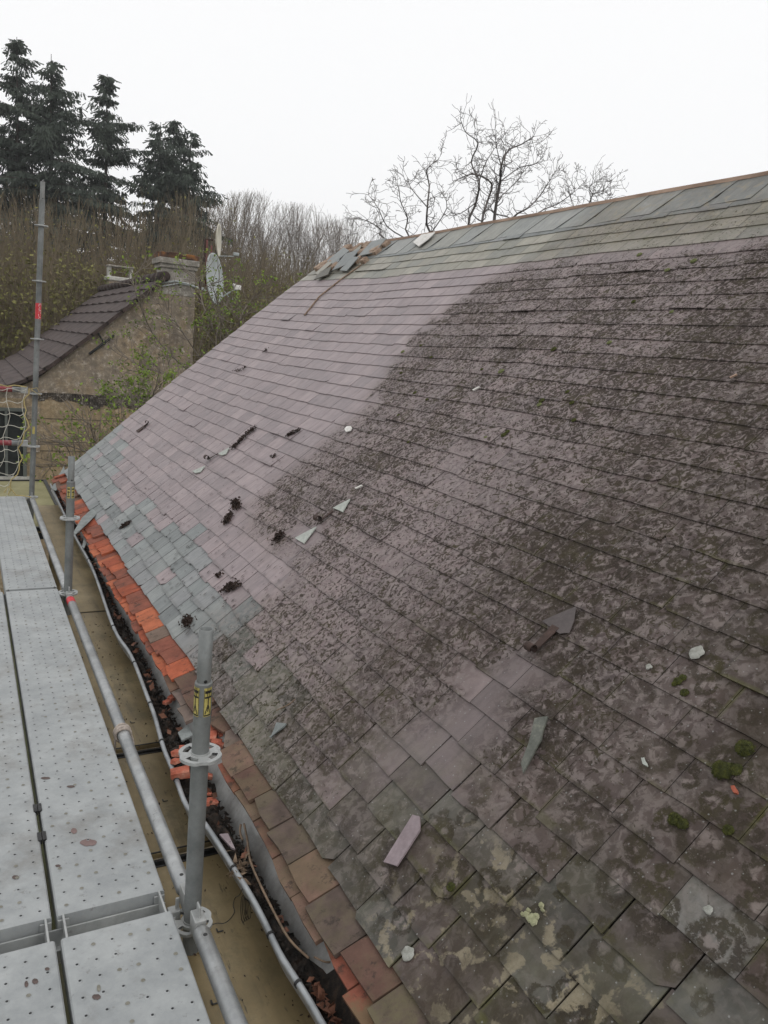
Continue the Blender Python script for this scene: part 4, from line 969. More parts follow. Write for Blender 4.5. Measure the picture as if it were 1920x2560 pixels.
# deck planks
PX = [(0.203, 0.499), (-0.107, 0.189)]
Y1 = 2.012; Y2 = 5.085; Y3 = 8.02
BAY = [(-1.0, 1.963), (2.056, 5.065), (5.10, Y3)]
names = [['right-hand perforated steel deck plank at the bottom of the picture', 'left perforated steel deck plank at the bottom of the picture, with rusty scars'],
         ['long right-hand deck plank beside the roped tube, with two reddish worn spots', 'long left deck plank in the middle, cut by the left picture edge'],
         ['far right deck plank running up to the far post', 'far left deck plank, barely showing at the left picture edge']]
for bi, (y0, y1) in enumerate(BAY):
    for pi_, (x0, x1) in enumerate(PX):
        if bi == 2 and pi_ == 1: continue
        e = empty('deck_plank', ((x0+x1)/2, (y0+y1)/2, DECK-.07), names[bi][pi_], 'deck plank', 'perforated steel deck planks')
        b = MB(); w = .0; z = DECK
        prof = [(x0, z-.065), (x0, z-.006), (x0+.004, z-.001), (x0+.010, z), (x1-.010, z), (x1-.004, z-.001), (x1, z-.006), (x1, z-.065)]
        vs = [(x, y, zz) for y in (y0, y1) for x, zz in prof]; n = len(prof)
        b.add(vs, [(k, k+1, n+k+1, n+k) for k in range(n-1)]+[tuple(range(n))[::-1], tuple(range(n, 2*n))])
        sheet = b.build('sheet', M['deck'], e)
        nh = 6; px_ = [x0+.028+(x1-x0-.056)*i/(nh-1) for i in range(nh)]; dy = .0575; ny = int((y1-y0-.06)/dy)
        rb_ = MB(); hb = MB(); pb = MB()
        lo = max(y0, .55)
        for j in range(ny+1):
            yy = y0+.035+dy*j
            if yy < .6: continue
            for i, xx in enumerate(px_):
                if (i+j) % 2 and random.random() < .0: continue
                m_ = 10; ro, ri = .0072, .0035
                rim = [(xx+math.cos(2*math.pi*k/m_)*ro, yy+math.sin(2*math.pi*k/m_)*ro, z+.0002) for k in range(m_)]+[(xx+math.cos(2*math.pi*k/m_)*ri, yy+math.sin(2*math.pi*k/m_)*ri, z+.0022) for k in range(m_)]
                rb_.add(rim, [(k, (k+1) % m_, m_+(k+1) % m_, m_+k) for k in range(m_)])
                cc = [(xx+math.cos(2*math.pi*k/m_)*ri*1.02, yy+math.sin(2*math.pi*k/m_)*ri*1.02, z+.0018) for k in range(m_)]
                pl = random.random() < (.45 if bi == 0 and pi_ == 0 and i > 0 else .25)
                if pl: cc = [(xx+math.cos(2*math.pi*k/m_)*ro*.8, yy+math.sin(2*math.pi*k/m_)*ro*.8, z+.0021) for k in range(m_)]; pb.add(cc, [tuple(range(m_))])
                else: hb.add(cc, [tuple(range(m_))])
        rb_.build('hole_rims', M['deck'], e, smooth=True)['kind'] = 'stuff'; hb.build('drain_holes', M['hole'], e)['kind'] = 'stuff'
        if pb.f: pb.build('clogged_holes', M['plug'], e)['kind'] = 'stuff'
        for ye, sg in ((y0, -1), (y1, 1)):        # claws hooking over the transom
            if ye < 0 or (bi == 2 and sg == 1): continue
            for xx in (x0+.016, x1-.016):
                b = MB(); b.box((xx, ye+sg*.022, DECK-.022), (.006, .05, .046)); b.box((xx+(.022 if xx < (x0+x1)/2 else -.022)*0, ye+sg*.006, DECK-.035), (.03, .006, .05)); b.build('claw', M['cast'], e, bevel=.001)
        for ysl in ((1.55, 1.14) if bi == 0 else (2.45, 2.62)):   # dark slots in the plank edges
            if bi == 2: continue
            b = MB(); xx = x0 if pi_ == 0 else x1; b.box((xx, ysl, DECK-.006), (.012, .045, .016)); b.build('edge_slot', M['ink'], e)
# reddish worn spots, rust marks on planks as thin flakes of residue
def spot(u, v, ru, rv, mat, label, par_name='mud_smear'):
    c = at_z(u, v, DECK+.0015); a = at_z(u+ru, v, DECK+.0015)-c; d = at_z(u, v+rv, DECK+.0015)-c; b = MB(); n = 18
    b.add([Vector((0, 0, 0))]+[(a*math.cos(2*math.pi*k/n)+d*math.sin(2*math.pi*k/n))*(1+.25*mnoise.noise(Vector((k*.9, u, v)))) for k in range(n)], [(0, 1+(k+1) % n, 1+k) for k in range(n)])
    o = b.build(par_name, M[mat]); o.location = c
    if o.data.polygons[0].normal.z < 0: o.data.flip_normals()
    return tag(o, label, 'smear')
M['scar'] = simple('reddish_wear', (0.17, 0.11, 0.10), (0.24, 0.17, 0.16), 20, 0.7)
M['scard'] = simple('brown_mud_flake', (0.07, 0.05, 0.045), (0.15, 0.11, 0.10), 30, 0.8)
spot(221, 2106, 21, 9, 'scar', 'larger reddish worn oval on the long right-hand plank')
spot(185, 2077, 8, 7, 'scar', 'smaller reddish worn oval on the long right-hand plank')
spot(114, 1945, 12, 3, 'scard', 'brown mud streak left, above the other mud streak on the long plank')
spot(177, 1966, 10, 3, 'scard', 'brown mud streak right of the other one on the long plank')
spot(145, 2164, 7, 3, 'scard', 'small brown mud flake just above the near plank joint')
spot(241, 2492, 11, 7, 'scard', 'dark brown mud patch on the right plank at the bottom')
spot(247, 2470, 5, 9, 'plug', 'grey-tan mud trail above the dark mud patch')
spot(66, 2460, 5, 8, 'scard', 'narrow reddish scar on the bottom left plank')
spot(88, 2453, 8, 7, 'scard', 'round reddish scar beside the narrow one on the bottom left plank')
spot(118, 2422, 6, 4, 'scard', 'small brown smudge highest on the bottom left plank')
spot(39, 2193, 9, 5, 'scard', 'brown smudge on the long left plank near its joint')
# transoms
for k, (yy, lab) in enumerate(((Y1-.002, 'galvanised channel transom between the near and middle planks'), (Y2-.005, 'galvanised channel transom under the far plank joint'), (Y3+.03, 'galvanised channel transom closing the far end of the deck'))):
    e = empty('transom', (.1, yy, DECK-.1), lab, 'transom', 'transoms carrying the deck planks')
    b = MB(); x0, x1 = -.6, .50
    b.box(((x0+x1)/2, yy, DECK-.085), (x1-x0, .062, .005)); b.box(((x0+x1)/2, yy+.0335, DECK-.06), (x1-x0, .005, .055)); b.box(((x0+x1)/2, yy-.0335, DECK-.066), (x1-x0, .005, .043))
    b.build('channel', M['cast'], e, bevel=.0015)
    b = MB(); b.box((.517, yy, DECK-.06), (.035, .03, .05)); b.box((.527, yy, DECK-.045), (.012, .006, .09)); b.build('wedge_head', M['cast'], e, bevel=.003)
# rope round the tube
rc = at_z(298, 1828, LZ+.01); rc.x = nb.x+.0; rc = Vector((mb_.x+(nb.x-mb_.x)*.5, rc.y, LZ)); rp = empty('rope_lashing', rc, 'pale rope wound round the steel tube with its ends hanging down', 'rope')
b = MB(); pts = []
for k in range(0, 4*16+1):
    a = 2*math.pi*k/16; pts.append(rc+Vector((math.cos(a)*.031, -.024+.012*k/16+.004*math.sin(k), math.sin(a)*.031)))
b.tube(pts, .0058, 7)
b.build('coil', M['rope'], rp, smooth=True)
b = MB(); b.tube(catmull([rc+Vector((-.03, -.01, 0)), rc+Vector((-.034, -.03, -.06)), rc+Vector((-.03, -.05, -.13)), rc+Vector((-.02, -.09, -.20))], 4), .0045, 6)
b.tube(catmull([rc+Vector((.03, .015, 0)), rc+Vector((.045, .0, -.05)), rc+Vector((.04, -.02, -.09)), rc+Vector((.05, -.05, -.08))], 4), .0048, 6)
b.build('tail', M['rope'], rp, smooth=True)
# plywood boards between deck and gutter
PZ = -1.76
def panel(y0, y1, x0, x1, label, rim=True):
    e = empty('plywood_panel', ((x0+x1)/2, (y0+y1)/2, PZ-.02), label, 'board', 'ochre boards closing the gap beside the gutter')
    b = MB(); b.box(((x0+x1)/2, (y0+y1)/2, PZ-.01), (x1-x0, y1-y0, .02)); b.build('board', M['ply'], e, bevel=.002)
    if rim:
        b = MB()
        for yy in (y0+.004, y1-.004): b.box(((x0+x1)/2, yy, PZ+.001), (x1-x0, .005, .005))
        b.build('edge_and_gap_dark_strip', M['ink'], e); b = MB(); b.box(((x0+x1)/2, y0-.018, PZ-.03), (x1-x0, .012, .03)); b.box(((x0+x1)/2, y0-.045, PZ-.045), (x1-x0, .045, .02)); b.build('edge_and_gap_dark_strip', M['ink'], e)  # last two boxes: black bars added below the gap to keep it dark
    return e
y_b2 = at_z(424, 2127, PZ).y; y_b1 = at_z(366, 1862, PZ).y
panel(-.6, y_b2-.07, .46, .83, 'nearest ochre board, with a black cable hanging over it')
panel(y_b2, y_b1-.075, .46, .83, 'square ochre board between two dark gaps, behind the near post')
panel(y_b1, 5.0, .46, .83, 'long ochre board running back to the middle post')
panel(5.02, 8.3, .60, .83, 'narrow far ochre board seen past the middle post', False)
random.seed(5)
for (u, v, k) in ((330, 1807, 2), (411, 2003, 1), (548, 2329, 0), (535, 2510, 0)):
    c = at_z(u, v, PZ+.0025); b = MB(); b.box(c+Vector((.004, 0, 0)), (.018, .0045, .001)); b.box(c+Vector((-.004, .008, 0)), (.0045, .016, .001))
    pr = [o for o in bpy.data.objects if o.name.startswith('plywood_panel')][k]
    o = b.build('stamped_letter', M['ink'], pr)
bl = np.array([[random.uniform(.5, .80), random.uniform(.8, 4.9), PZ+.003+.004*random.random()] for _ in range(420)])
tag(quads('board_litter', leafq(bl, .011, .5), M['mulch']), 'fine crumbs of leaf and bark scattered on the ochre boards', 'litter', kind='stuff')
# canopy beyond the deck
CZ = -2.0
c1 = at_z(112, 1318, CZ); c2 = at_z(145, 1305, CZ); c3 = at_z(108, 1202, CZ)
e = empty('flat_canopy', (0.2, (c1.y+c3.y)/2, CZ-.1), 'flat yellowish lichened canopy with a black rim beyond the deck end', 'canopy')
xl, xr, yf, yb = -1.5, .90, c1.y, c3.y
b = MB(); b.box(((xl+xr)/2, (yf+yb)/2, CZ-.02), (xr-xl, yb-yf, .03)); 
M['canopy'] = simple('yellow_lichened_sheet', (0.17, 0.155, 0.065), (0.27, 0.25, 0.13), 3, 0.8)
b.build('top_sheet', M['canopy'], e)
b = MB()
for (cx_, cy_, sx, sy) in (((xl+xr)/2, yf-.02, xr-xl+.08, .04), ((xl+xr)/2, yb+.02, xr-xl+.08, .04), (xr+.02, (yf+yb)/2, .04, yb-yf)):
    b.box((cx_, cy_, CZ-.012), (sx, sy, .045)); b.box((cx_, cy_, CZ-.085), (sx*.985, sy*.8, .06))
b.build('rim', M['ink'], e)
b = MB(); b.box((xr-.1, yf+.12, (CZ-.15+GROUND)/2), (.10, .10, CZ-.15-GROUND)); b.box((xr-.1, yb-.2, (CZ-.15+GROUND)/2), (.10, .10, CZ-.15-GROUND)); b.build('leg', M['ply'], e)
# cable over the board
cp = at_z(605, 2222, -1.625)
cab = empty('black_cable', cp, 'thin black cable with a small loose coil hanging from the gutter lip', 'cable')
b = MB(); b.tube(catmull([at_z(u, v, z) for u, v, z in ((606, 2222, -1.63), (598, 2238, -1.70), (588, 2245, -1.745), (583, 2262, -1.752), (586, 2280, -1.752), (575, 2298, -1.752), (560, 2308, -1.752), (542, 2308, -1.752), (528, 2314, -1.752), (525, 2322, -1.755))], 5), .0013, 5)
for ph in (0, 1, 2, 3):
    b.tube(catmull([at_z(608+ph*2+6*math.sin(a)+ph*3*math.sin(a/2), 2272-(34-3*ph)*math.cos(a), -1.66-.04*(1-math.cos(a))) for a in [2*math.pi*k/10 for k in range(11)]], 3), .0011, 4)
b.build('cord', M['ink'], cab)

# ------------------------------------------------------------------ neighbouring house
HY = 18.0
def hp(u, v): return at_y(u, v, HY)
nh_ = empty('neighbouring_house', (0, HY, GROUND), 'stone house beyond the scaffold with a bare gable and brown tiled roof', 'house')
gp = [hp(-260, 1010), hp(10, 972), hp(46, 962), hp(95, 940), hp(411, 700)]
xr_ = hp(489, 700).x; xl_ = gp[0].x
zap = gp[4].z
yb_ = HY+9
poly = [Vector((xl_, HY, GROUND)), Vector((xr_, HY, GROUND)), Vector((xr_, HY, zap-.02)), Vector((gp[4].x, HY, zap-.03)), gp[3]-Vector((0, 0, .05)), gp[2]-Vector((0, 0, .05)), gp[1]-Vector((0, 0, .05)), gp[0]-Vector((0, 0, .05))]
b = MB(); b.slab(poly, (0, -1, 0), .5)
wall = b.build('gable_wall', M['gable'], nh_)
b = MB(); zb = hp(200, 1003).z
b.box(((xl_+xr_)/2, HY-.012, (GROUND+zb)/2), (xr_-xl_+.01, .02, zb-GROUND)); b.build('lower_ashlar', M['gablel'], wall)
b = MB()
for k in range(60):
    t = k/59; x = hp(80+410*t, 1000).x; hgt = (.05+.16*abs(mnoise.noise(Vector((t*9, 0, 0))))+.12*sstep(t, .15, .35)*(1-sstep(t, .75, .9)))*1.3
    b.box((x, HY-.026, hp(80+410*t, 985+12*t).z-hgt*.6+.05), (.066, .012, hgt))
b.build('drip_ledge', M['stain'], wall)
b = MB()
for v_ in (1049, 1106, 1128, 1165):
    b.box(((hp(80, v_).x+xr_)/2, HY-.024, hp(200, v_).z), (xr_-hp(80, v_).x, .008, .018))
for (u, v0, v1) in ((180, 1015, 1049), (250, 1049, 1106), (130, 1106, 1128)): b.box((hp(u, v0).x, HY-.024, (hp(u, v0).z+hp(u, v1).z)/2), (.018, .008, abs(hp(u, v0).z-hp(u, v1).z)))
b.build('mortar_joints', M['joint'], wall)
b = MB()
for (v0, v1) in ((1015, 1048), (1090, 1130)): q0, q1 = hp(66, v0), hp(99, v1); b = MB(); b.box(((q0.x+q1.x)/2, HY-.04, (q0.z+q1.z)/2), (q1.x-q0.x, .04, q0.z-q1.z)); b.build('quoin', M['gable'], wall, bevel=.01)

# iron tie bar on the gable
q0, q1 = hp(222, 885), hp(285, 838); b = MB(); b.tube([q0-Vector((0, .05, 0)), q1-Vector((0, .05, 0))], .03, 6); b.tube([hp(243, 830)-Vector((0, .05, 0)), hp(262, 862)-Vector((0, .05, 0))], .02, 6); b.build('tie_bar', M['ink'], wall)
b = MB(); w0, w1 = hp(-60, 1022), hp(62, 1190); wn_ = empty('tmp') if False else None
b.box(((w0.x+w1.x)/2, HY-.03, (w0.z+w1.z)/2), (w1.x-w0.x, .03, w0.z-w1.z)); win = b.build('window', M['glass'], nh_)
b = MB()
for (cx_, cz_, sx, sz) in (((w0.x+w1.x)/2, w0.z+.02, w1.x-w0.x+.1, .07), (w1.x, (w0.z+w1.z)/2, .07, w0.z-w1.z), ((w0.x+w1.x)/2+.1, (w0.z+w1.z)/2, .05, w0.z-w1.z)): b.box((cx_, HY-.06, cz_), (sx, .05, sz))
b.build('frame', simple('grey_green_frame', (.08, .09, .08), (.13, .14, .125), 6, .7), win)
b = MB(); b.box(((w0.x+w1.x)/2, HY-.09, w1.z-.04), (w1.x-w0.x+.25, .12, .08)); b.build('sill', M['conc'], win)
# roof: courses of tiles between near verge and far verge
b = MB(); RAKE = [(-260, 1012), (-60, 978), (10, 969), (46, 960), (95, 938), (150, 897), (250, 822), (330, 760), (411, 697)]
rk = [hp(u, v) for u, v in RAKE]
cum = [0]
for a, c in zip(rk, rk[1:]): cum.append(cum[-1]+(c-a).length)
def rkp(s):
    s = max(0, min(cum[-1]-1e-6, s))
    for i in range(len(rk)-1):
        if s <= cum[i+1]: f_ = (s-cum[i])/(cum[i+1]-cum[i]); return rk[i].lerp(rk[i+1], f_)
DEP = at_z  # far verge depth from the ridge's far end
dfar = ray(268, 730); yfar = rk[-1].z/dfar.z*dfar.y
ncr = 15; ln = cum[-1]/ncr
for k in range(ncr):
    p, q = rkp(k*ln), rkp(min(cum[-1], (k+1)*ln+.05)); d = (q-p).normalized(); nn = Vector((-d.z, 0, d.x)); nn = nn if nn.z > 0 else -nn
    m_ = 24; prev = None
    for j in range(m_):
        y0 = HY-.12+(yfar-HY+.12)*j/m_; y1 = HY-.12+(yfar-HY+.12)*(j+1)/m_
        w0_, w1_ = .05+.022*math.sin(y0*5+k), .05+.022*math.sin(y1*5+k)
        A = [p+nn*w0_, q+nn*.012]; B = [p+nn*w1_, q+nn*.012]
        vs = [(A[0].x, y0, A[0].z), (A[1].x, y0, A[1].z), (B[1].x, y1, B[1].z), (B[0].x, y1, B[0].z), (p.x, y0, p.z-.01), (p.x, y1, p.z-.01)]
        b.add(vs, [(0, 3, 2, 1), (0, 4, 5, 3)])
rf = b.build('tiled_roof', M['rooft'], nh_, smooth=False)
b = MB()
for k in range(ncr):
    p, q = rkp(k*ln), rkp(min(cum[-1], (k+1)*ln+.03)); d = (q-p).normalized(); nn = Vector((-d.z, 0, d.x)); nn = nn if nn.z > 0 else -nn
    c = (p+q)/2+nn*.012; b.box((c.x, HY-.14, c.z-.0), ((q-p).length, .05, .07), (d, Vector((0, 1, 0)), nn))
b.build('verge', M['verge'], rf)
b = MB(); zr = rk[-1].z+.05
for j in range(16):
    y0 = HY-.1+(yfar-HY)*j/16; y1 = y0+(yfar-HY)/16+.02; b.tube([(rk[-1].x, y0, zr), (rk[-1].x, y1, zr+.015)], .11, 10)
b.build('ridge_tiles', M['verge'], rf, smooth=True)
b = MB(); b.slab([(rk[-1].x, HY, zr-.08), (xr_, HY, zr-.10), (xr_, yfar, zr-.10), (rk[-1].x, yfar, zr-.08)], (0, 0, 1), .1); b.build('flat_top', M['verge'], rf)
b = MB(); b.box((xr_-.2, (HY+yfar)/2+.3, (GROUND+zr-.2)/2), (.4, yfar-HY-.5, zr-.2-GROUND)); b.box((xl_+.3, (HY+yfar)/2+.3, (GROUND+gp[0].z-.3)/2), (.4, yfar-HY-.5, gp[0].z-.3-GROUND)); b.build('side_wall', M['gable'], nh_)
# main chimney
c0, c1_ = hp(405, 705), hp(487, 705)
zt = hp(440, 648).z; zt2 = hp(440, 663).z; zt3 = hp(440, 670).z
b = MB(); cxm = (c0.x+c1_.x)/2; cw = c1_.x-c0.x
b.box((cxm, HY+.30, (c0.z-.25+zt3)/2), (cw, .62, zt3-c0.z+.25)); ch = b.build('chimney', M['chim'], nh_, bevel=.01)
b = MB(); b.box((cxm, HY+.30, (zt2+zt3)/2+.0), (cw+.08, .70, abs(zt2-zt3)+.03)); b.box((cxm-.01, HY+.30, (zt+zt2)/2+.01), (cw+.16, .78, abs(zt-zt2)+.0)); b.build('moulding', M['chim'], ch, bevel=.012)
b = MB()
for i in range(9):
    for j in range(4): b.box((cxm-cw/2+.0+cw*i/8, HY+.02+.18*j, zt+.05+.03*random.random()), (cw/8+.03, .2, .09+.05*random.random()))
b.build('cap', M['cap'], ch, bevel=.015)
b = MB(); b.tube([Vector((cxm-cw/2-.02, HY-.03, c0.z-.02)), Vector((cxm-cw*.1, HY-.05, c0.z+.05)), Vector((cxm+cw*.2, HY-.05, c0.z+.03)), Vector((cxm+cw/2+.25, HY-.04, c0.z-.08))], .02, 6); b.tube([Vector((cxm-cw/2, HY-.03, c0.z-.09)), Vector((cxm, HY-.04, c0.z+.01)), Vector((cxm+cw/2+.2, HY-.04, c0.z-.03))], .014, 5); b.build('aerial_cable', M['dish'], ch)
# small chimney at the back with table cap
sy = yfar-.3; s0, s1 = at_y(272, 712, sy), at_y(332, 712, sy); sz1 = at_y(300, 702, sy).z
b = MB(); b.box(((s0.x+s1.x)/2, sy+.25, (s0.z-1+sz1)/2), (s1.x-s0.x, .5, sz1-s0.z+1)); sc2 = b.build('small_chimney', M['gable'], nh_)
b = MB(); b.box(((s0.x+s1.x)/2, sy+.25, sz1+.05), (s1.x-s0.x+.14, .6, .13)); b.build('base_slab', M['conc'], sc2, bevel=.03)
b = MB()
for x in (s0.x+.04, s1.x-.04): b.box((x, sy+.25, sz1+.26), (.09, .4, .32))
b.build('cap_foot', M['conc'], sc2, bevel=.02)
b = MB(); b.box(((s0.x+s1.x)/2, sy+.25, sz1+.44), (s1.x-s0.x+.06, .55, .05)); b.build('cap_slab', M['chim'], sc2, bevel=.01)
# dishes
def dish(u, v, ru, rv, face, y, mat, label, lnb=True, tilt=0.1):
    c = at_y(u, v, y); Rr = rv*y/FPX*1.14; e = empty('satellite_dish', c, label, 'satellite dish')
    f = Vector(face).normalized(); a1 = f.cross(Vector((0, 0, 1))).normalized(); a2 = a1.cross(f).normalized(); b = MB(); n = 32; vs = []; rg = (0, .25, .5, .75, .92, 1.0)
    for side in (0, 1):
        for r in rg:
            for k in range(n): a = 2*math.pi*k/n; vs.append(c+a1*math.cos(a)*r*Rr*.92+a2*math.sin(a)*r*Rr+f*(.16*Rr*(r*r)-side*.02-.1*Rr))
    m_ = len(rg); fs = []
    for sd_ in (0, 1):
        for j in range(m_-1):
            for k in range(n):
                q = (sd_*m_*n+j*n+k, sd_*m_*n+j*n+(k+1) % n, sd_*m_*n+(j+1)*n+(k+1) % n, sd_*m_*n+(j+1)*n+k); fs.append(q if sd_ == 0 else q[::-1])
    for k in range(n): fs.append(((m_-1)*n+k, (m_-1)*n+(k+1) % n, (2*m_-1)*n+(k+1) % n, (2*m_-1)*n+k))
    b.add(vs, fs); b.build('reflector', M[mat], e, smooth=True)
    b = MB(); b.tube([c-f*.12, c-f*.30, c-f*.30-Vector((0, 0, .5))], .025, 8); b.build('bracket', M['rust'], e)
    return e, c, f, Rr
e, c, f, Rr = dish(535, 697, 21, 53, (.80, -.60, .10), 16.9, 'dish', 'large grey satellite dish beside the gable chimney')
l1 = at_y(590, 722, 16.8); st_ = at_y(545, 748, 16.85)
b = MB(); b.tube([st_, l1], .018, 6); b.tube(catmull([l1+Vector((0, 0, -.03)), l1+Vector((.03, 0, -.22)), l1+Vector((-.12, 0, -.20)), l1+Vector((-.25, 0, -.08))], 4), .009, 5); b.build('arm', M['dish'], e)
b = MB(); b.box(l1+Vector((.03, 0, .03)), (.14, .10, .10)); b.tube([l1+Vector((-.08, 0, .07)), l1+Vector((.0, 0, .06))], .04, 10); b.build('receiver', M['white'], e, bevel=.02)
e, c, f, Rr = dish(546, 601, 5, 34, (.955, -.43, .02), 18.6, 'dishp', 'cream satellite dish seen edge-on above the large grey one')
b = MB(); b.tube([at_y(548, 640, 18.6), at_y(585, 641, 18.6)], .012, 5); b.build('arm', M['dish'], e)
b = MB(); b.box(at_y(590, 636, 18.6), (.14, .08, .08)); b.build('receiver', M['dish'], e, bevel=.02)
for u, v0, lb in ((518, 600, 'taller rusty aerial mast behind the large dish'), (529, 614, 'shorter rusty aerial mast behind the large dish')):
    p = at_y(u, v0, 18.3); b = MB(); b.tube([(0, 0, -1.0), (0, 0, 0)], .02, 8); o = b.build('aerial_mast', simple('red_oxide_mast', (.10, .03, .025), (.17, .06, .05), 8, .8), smooth=True); o.location = p; tag(o, lb, 'mast')

# ------------------------------------------------------------------ trees
class Seg:
    def __init__(s): s.P = []; s.n = 0
def prisms(segs, name, mat, parent, k=3):      # segs: list of (p0, p1, r0, r1)
    A = np.array([[*a, *c, ra, rc] for a, c, ra, rc in segs], dtype=np.float64); n = len(A)
    d = A[:, 3:6]-A[:, :3]; d /= (np.linalg.norm(d, axis=1)[:, None]+1e-9)
    ref = np.where(np.abs(d[:, 2:3]) < .9, np.array([[0, 0, 1.]]), np.array([[1., 0, 0]])); u = np.cross(d, ref); u /= np.linalg.norm(u, axis=1)[:, None]; w = np.cross(d, u)
    Q = []
    ang = [2*math.pi*i/k for i in range(k)]
    for i in range(k):
        a, c = ang[i], ang[(i+1) % k]
        o0 = u*math.cos(a)+w*math.sin(a); o1 = u*math.cos(c)+w*math.sin(c)
        Q.append(np.stack([A[:, :3]+o0*A[:, 6:7], A[:, :3]+o1*A[:, 6:7], A[:, 3:6]+o1*A[:, 7:8], A[:, 3:6]+o0*A[:, 7:8]], 1))
    return quads(name, np.concatenate(Q), mat, parent)
def grow(segs, p, d, L, r, depth, up=.1, spread=.55, kink=.18, tips=None, kids=3, rmin=.004, gnarl=0.0):
    n = max(2, int(3+L*1.2)); step = L/n; pts = [p]
    for i in range(n):
        d = (d+Vector([random.gauss(0, kink) for _ in range(3)])+Vector((0, 0, up*.3))).normalized()
        q = p+d*step; r2 = max(rmin, r*(1-.45/n)); segs.append((tuple(p), tuple(q), r, r2)); p, r = q, r2
        pts.append(p)
        if depth > 0 and i > 0 and random.random() < .75:
            for _ in range(1 if random.random() < .7 else 2):
                a = (d+Vector([random.gauss(0, spread) for _ in range(3)])+Vector((0, 0, up))).normalized()
                grow(segs, p, a, L*random.uniform(.42, .68), max(rmin, r*.62), depth-1, up, spread, kink, tips, kids, rmin)
    if depth > 0:
        for _ in range(kids-1):
            a = (d+Vector([random.gauss(0, spread*.8) for _ in range(3)])+Vector((0, 0, up))).normalized()
            grow(segs, p, a, L*random.uniform(.5, .75), max(rmin, r*.75), depth-1, up, spread, kink, tips, kids, rmin)
    elif tips is not None: tips.append(p)
# firs
def fir(u, v, y, R, label, seed, sparse=1.0, leaders=1, lean=0.0, base_v=None):
    random.seed(seed); top = at_y(u, v, y); H = top.z-GROUND; e = empty('fir_tree', (top.x, top.y, GROUND), label, 'fir tree', 'tall dark firs behind the neighbouring house')
    segs = []; x0 = top.x-lean; C = []; D = []
    nst = 16
    def tx(t): return x0+lean*t
    for k in range(nst): segs.append(((tx(k/nst), y, GROUND+H*k/nst), (tx((k+1)/nst), y, GROUND+H*(k+1)/nst), .26*(1-k/nst)+.012, .26*(1-(k+1)/nst)+.012))
    z = H*.18
    bs = []
    while z < H-.1:
        t = z/H; prof = R*min(1, ((1-t)/.55))**.85*(.75+.5*random.random())
        if t < .4: prof *= .65+.35*t/.4
        for k in range(random.choice((6, 7, 8))):
            if random.random() > sparse: continue
            a = random.uniform(0, 2*math.pi); L = prof*random.choice((random.uniform(.3, .7), random.uniform(.6, 1.0), random.uniform(.9, 1.3)))*(.8+.45*mnoise.noise(Vector((math.cos(a)*1.3+seed, math.sin(a)*1.3, z*.35)))*1.6)+.06+.22*min(1, (1-t)*8)
            p = Vector((tx(t), y, min(GROUND+H-.15, GROUND+z+random.uniform(-.35, .35)))); d = Vector((math.cos(a), math.sin(a), .25 if t > .75 else -.05)); n = max(3, int(L/.22))
            for i in range(n):
                f_ = i/n; q = p+(d+Vector((0, 0, -.5*f_+.45*f_*f_)))*(L/n)+Vector((random.gauss(0, .02), random.gauss(0, .02), random.gauss(0, .02)))
                segs.append((tuple(p), tuple(q), max(.006, .04*(1-f_)*L/R), max(.005, .04*(1-(i+1)/n)*L/R)))
                m_ = int((15 if t < .85 else 12)*(1.15-.4*f_))
                for _ in range(m_):
                    sd_ = Vector((-math.sin(a), math.cos(a), 0))*random.gauss(0, .15+.09*(1-f_)*L*.4)
                    C.append(tuple(p.lerp(q, random.random())+sd_+Vector((0, 0, -abs(sd_.length)*.35))))
                    D.append(tuple((d*random.uniform(-.3, 1.1)+sd_*1.8+Vector((0, 0, -random.uniform(.3, 1.3)))).normalized()))
                p = q
        z += random.uniform(.26, .56)*(1+.5*(1-t))
    prisms(segs, 'trunk', M['barkd'], e, 4)
    C = np.array(C); D = np.array(D); n = len(C); L = (.13+.22*rng.random(n))[:, None]; w = np.cross(D, rng.normal(size=(n, 3))); w /= np.linalg.norm(w, axis=1)[:, None]; w *= (.020+.026*rng.random(n))[:, None]
    P = np.stack([C-w*.6, C+w*.6, C+D*L+w, C+D*L-w], 1); quads('crown', P, M['needle'], e)
fir(42, 92, 47, 5.9, 'leftmost tall fir with a thin ragged double top', 1, .72)
fir(128, 135, 45, 6.7, 'broad tall fir second from the left behind the red-banded post', 2, .92)
fir(268, 185, 46, 4.7, 'narrow pointed fir standing alone right of the red-banded post', 3, .95)
fir(402, 305, 45, 3.8, 'lower fir, left top of the clump above the chimney', 4, .8)
fir(437, 298, 46.5, 4.6, 'lower fir, middle and highest top of the clump above the chimney', 5, .85)
fir(480, 325, 45.5, 5.1, 'lower fir, right top of the clump, with long boughs to the right', 6, .8, lean=.6)
fir(-60, 180, 48, 5.6, 'dense fir cut off by the left edge of the picture', 8, .9)
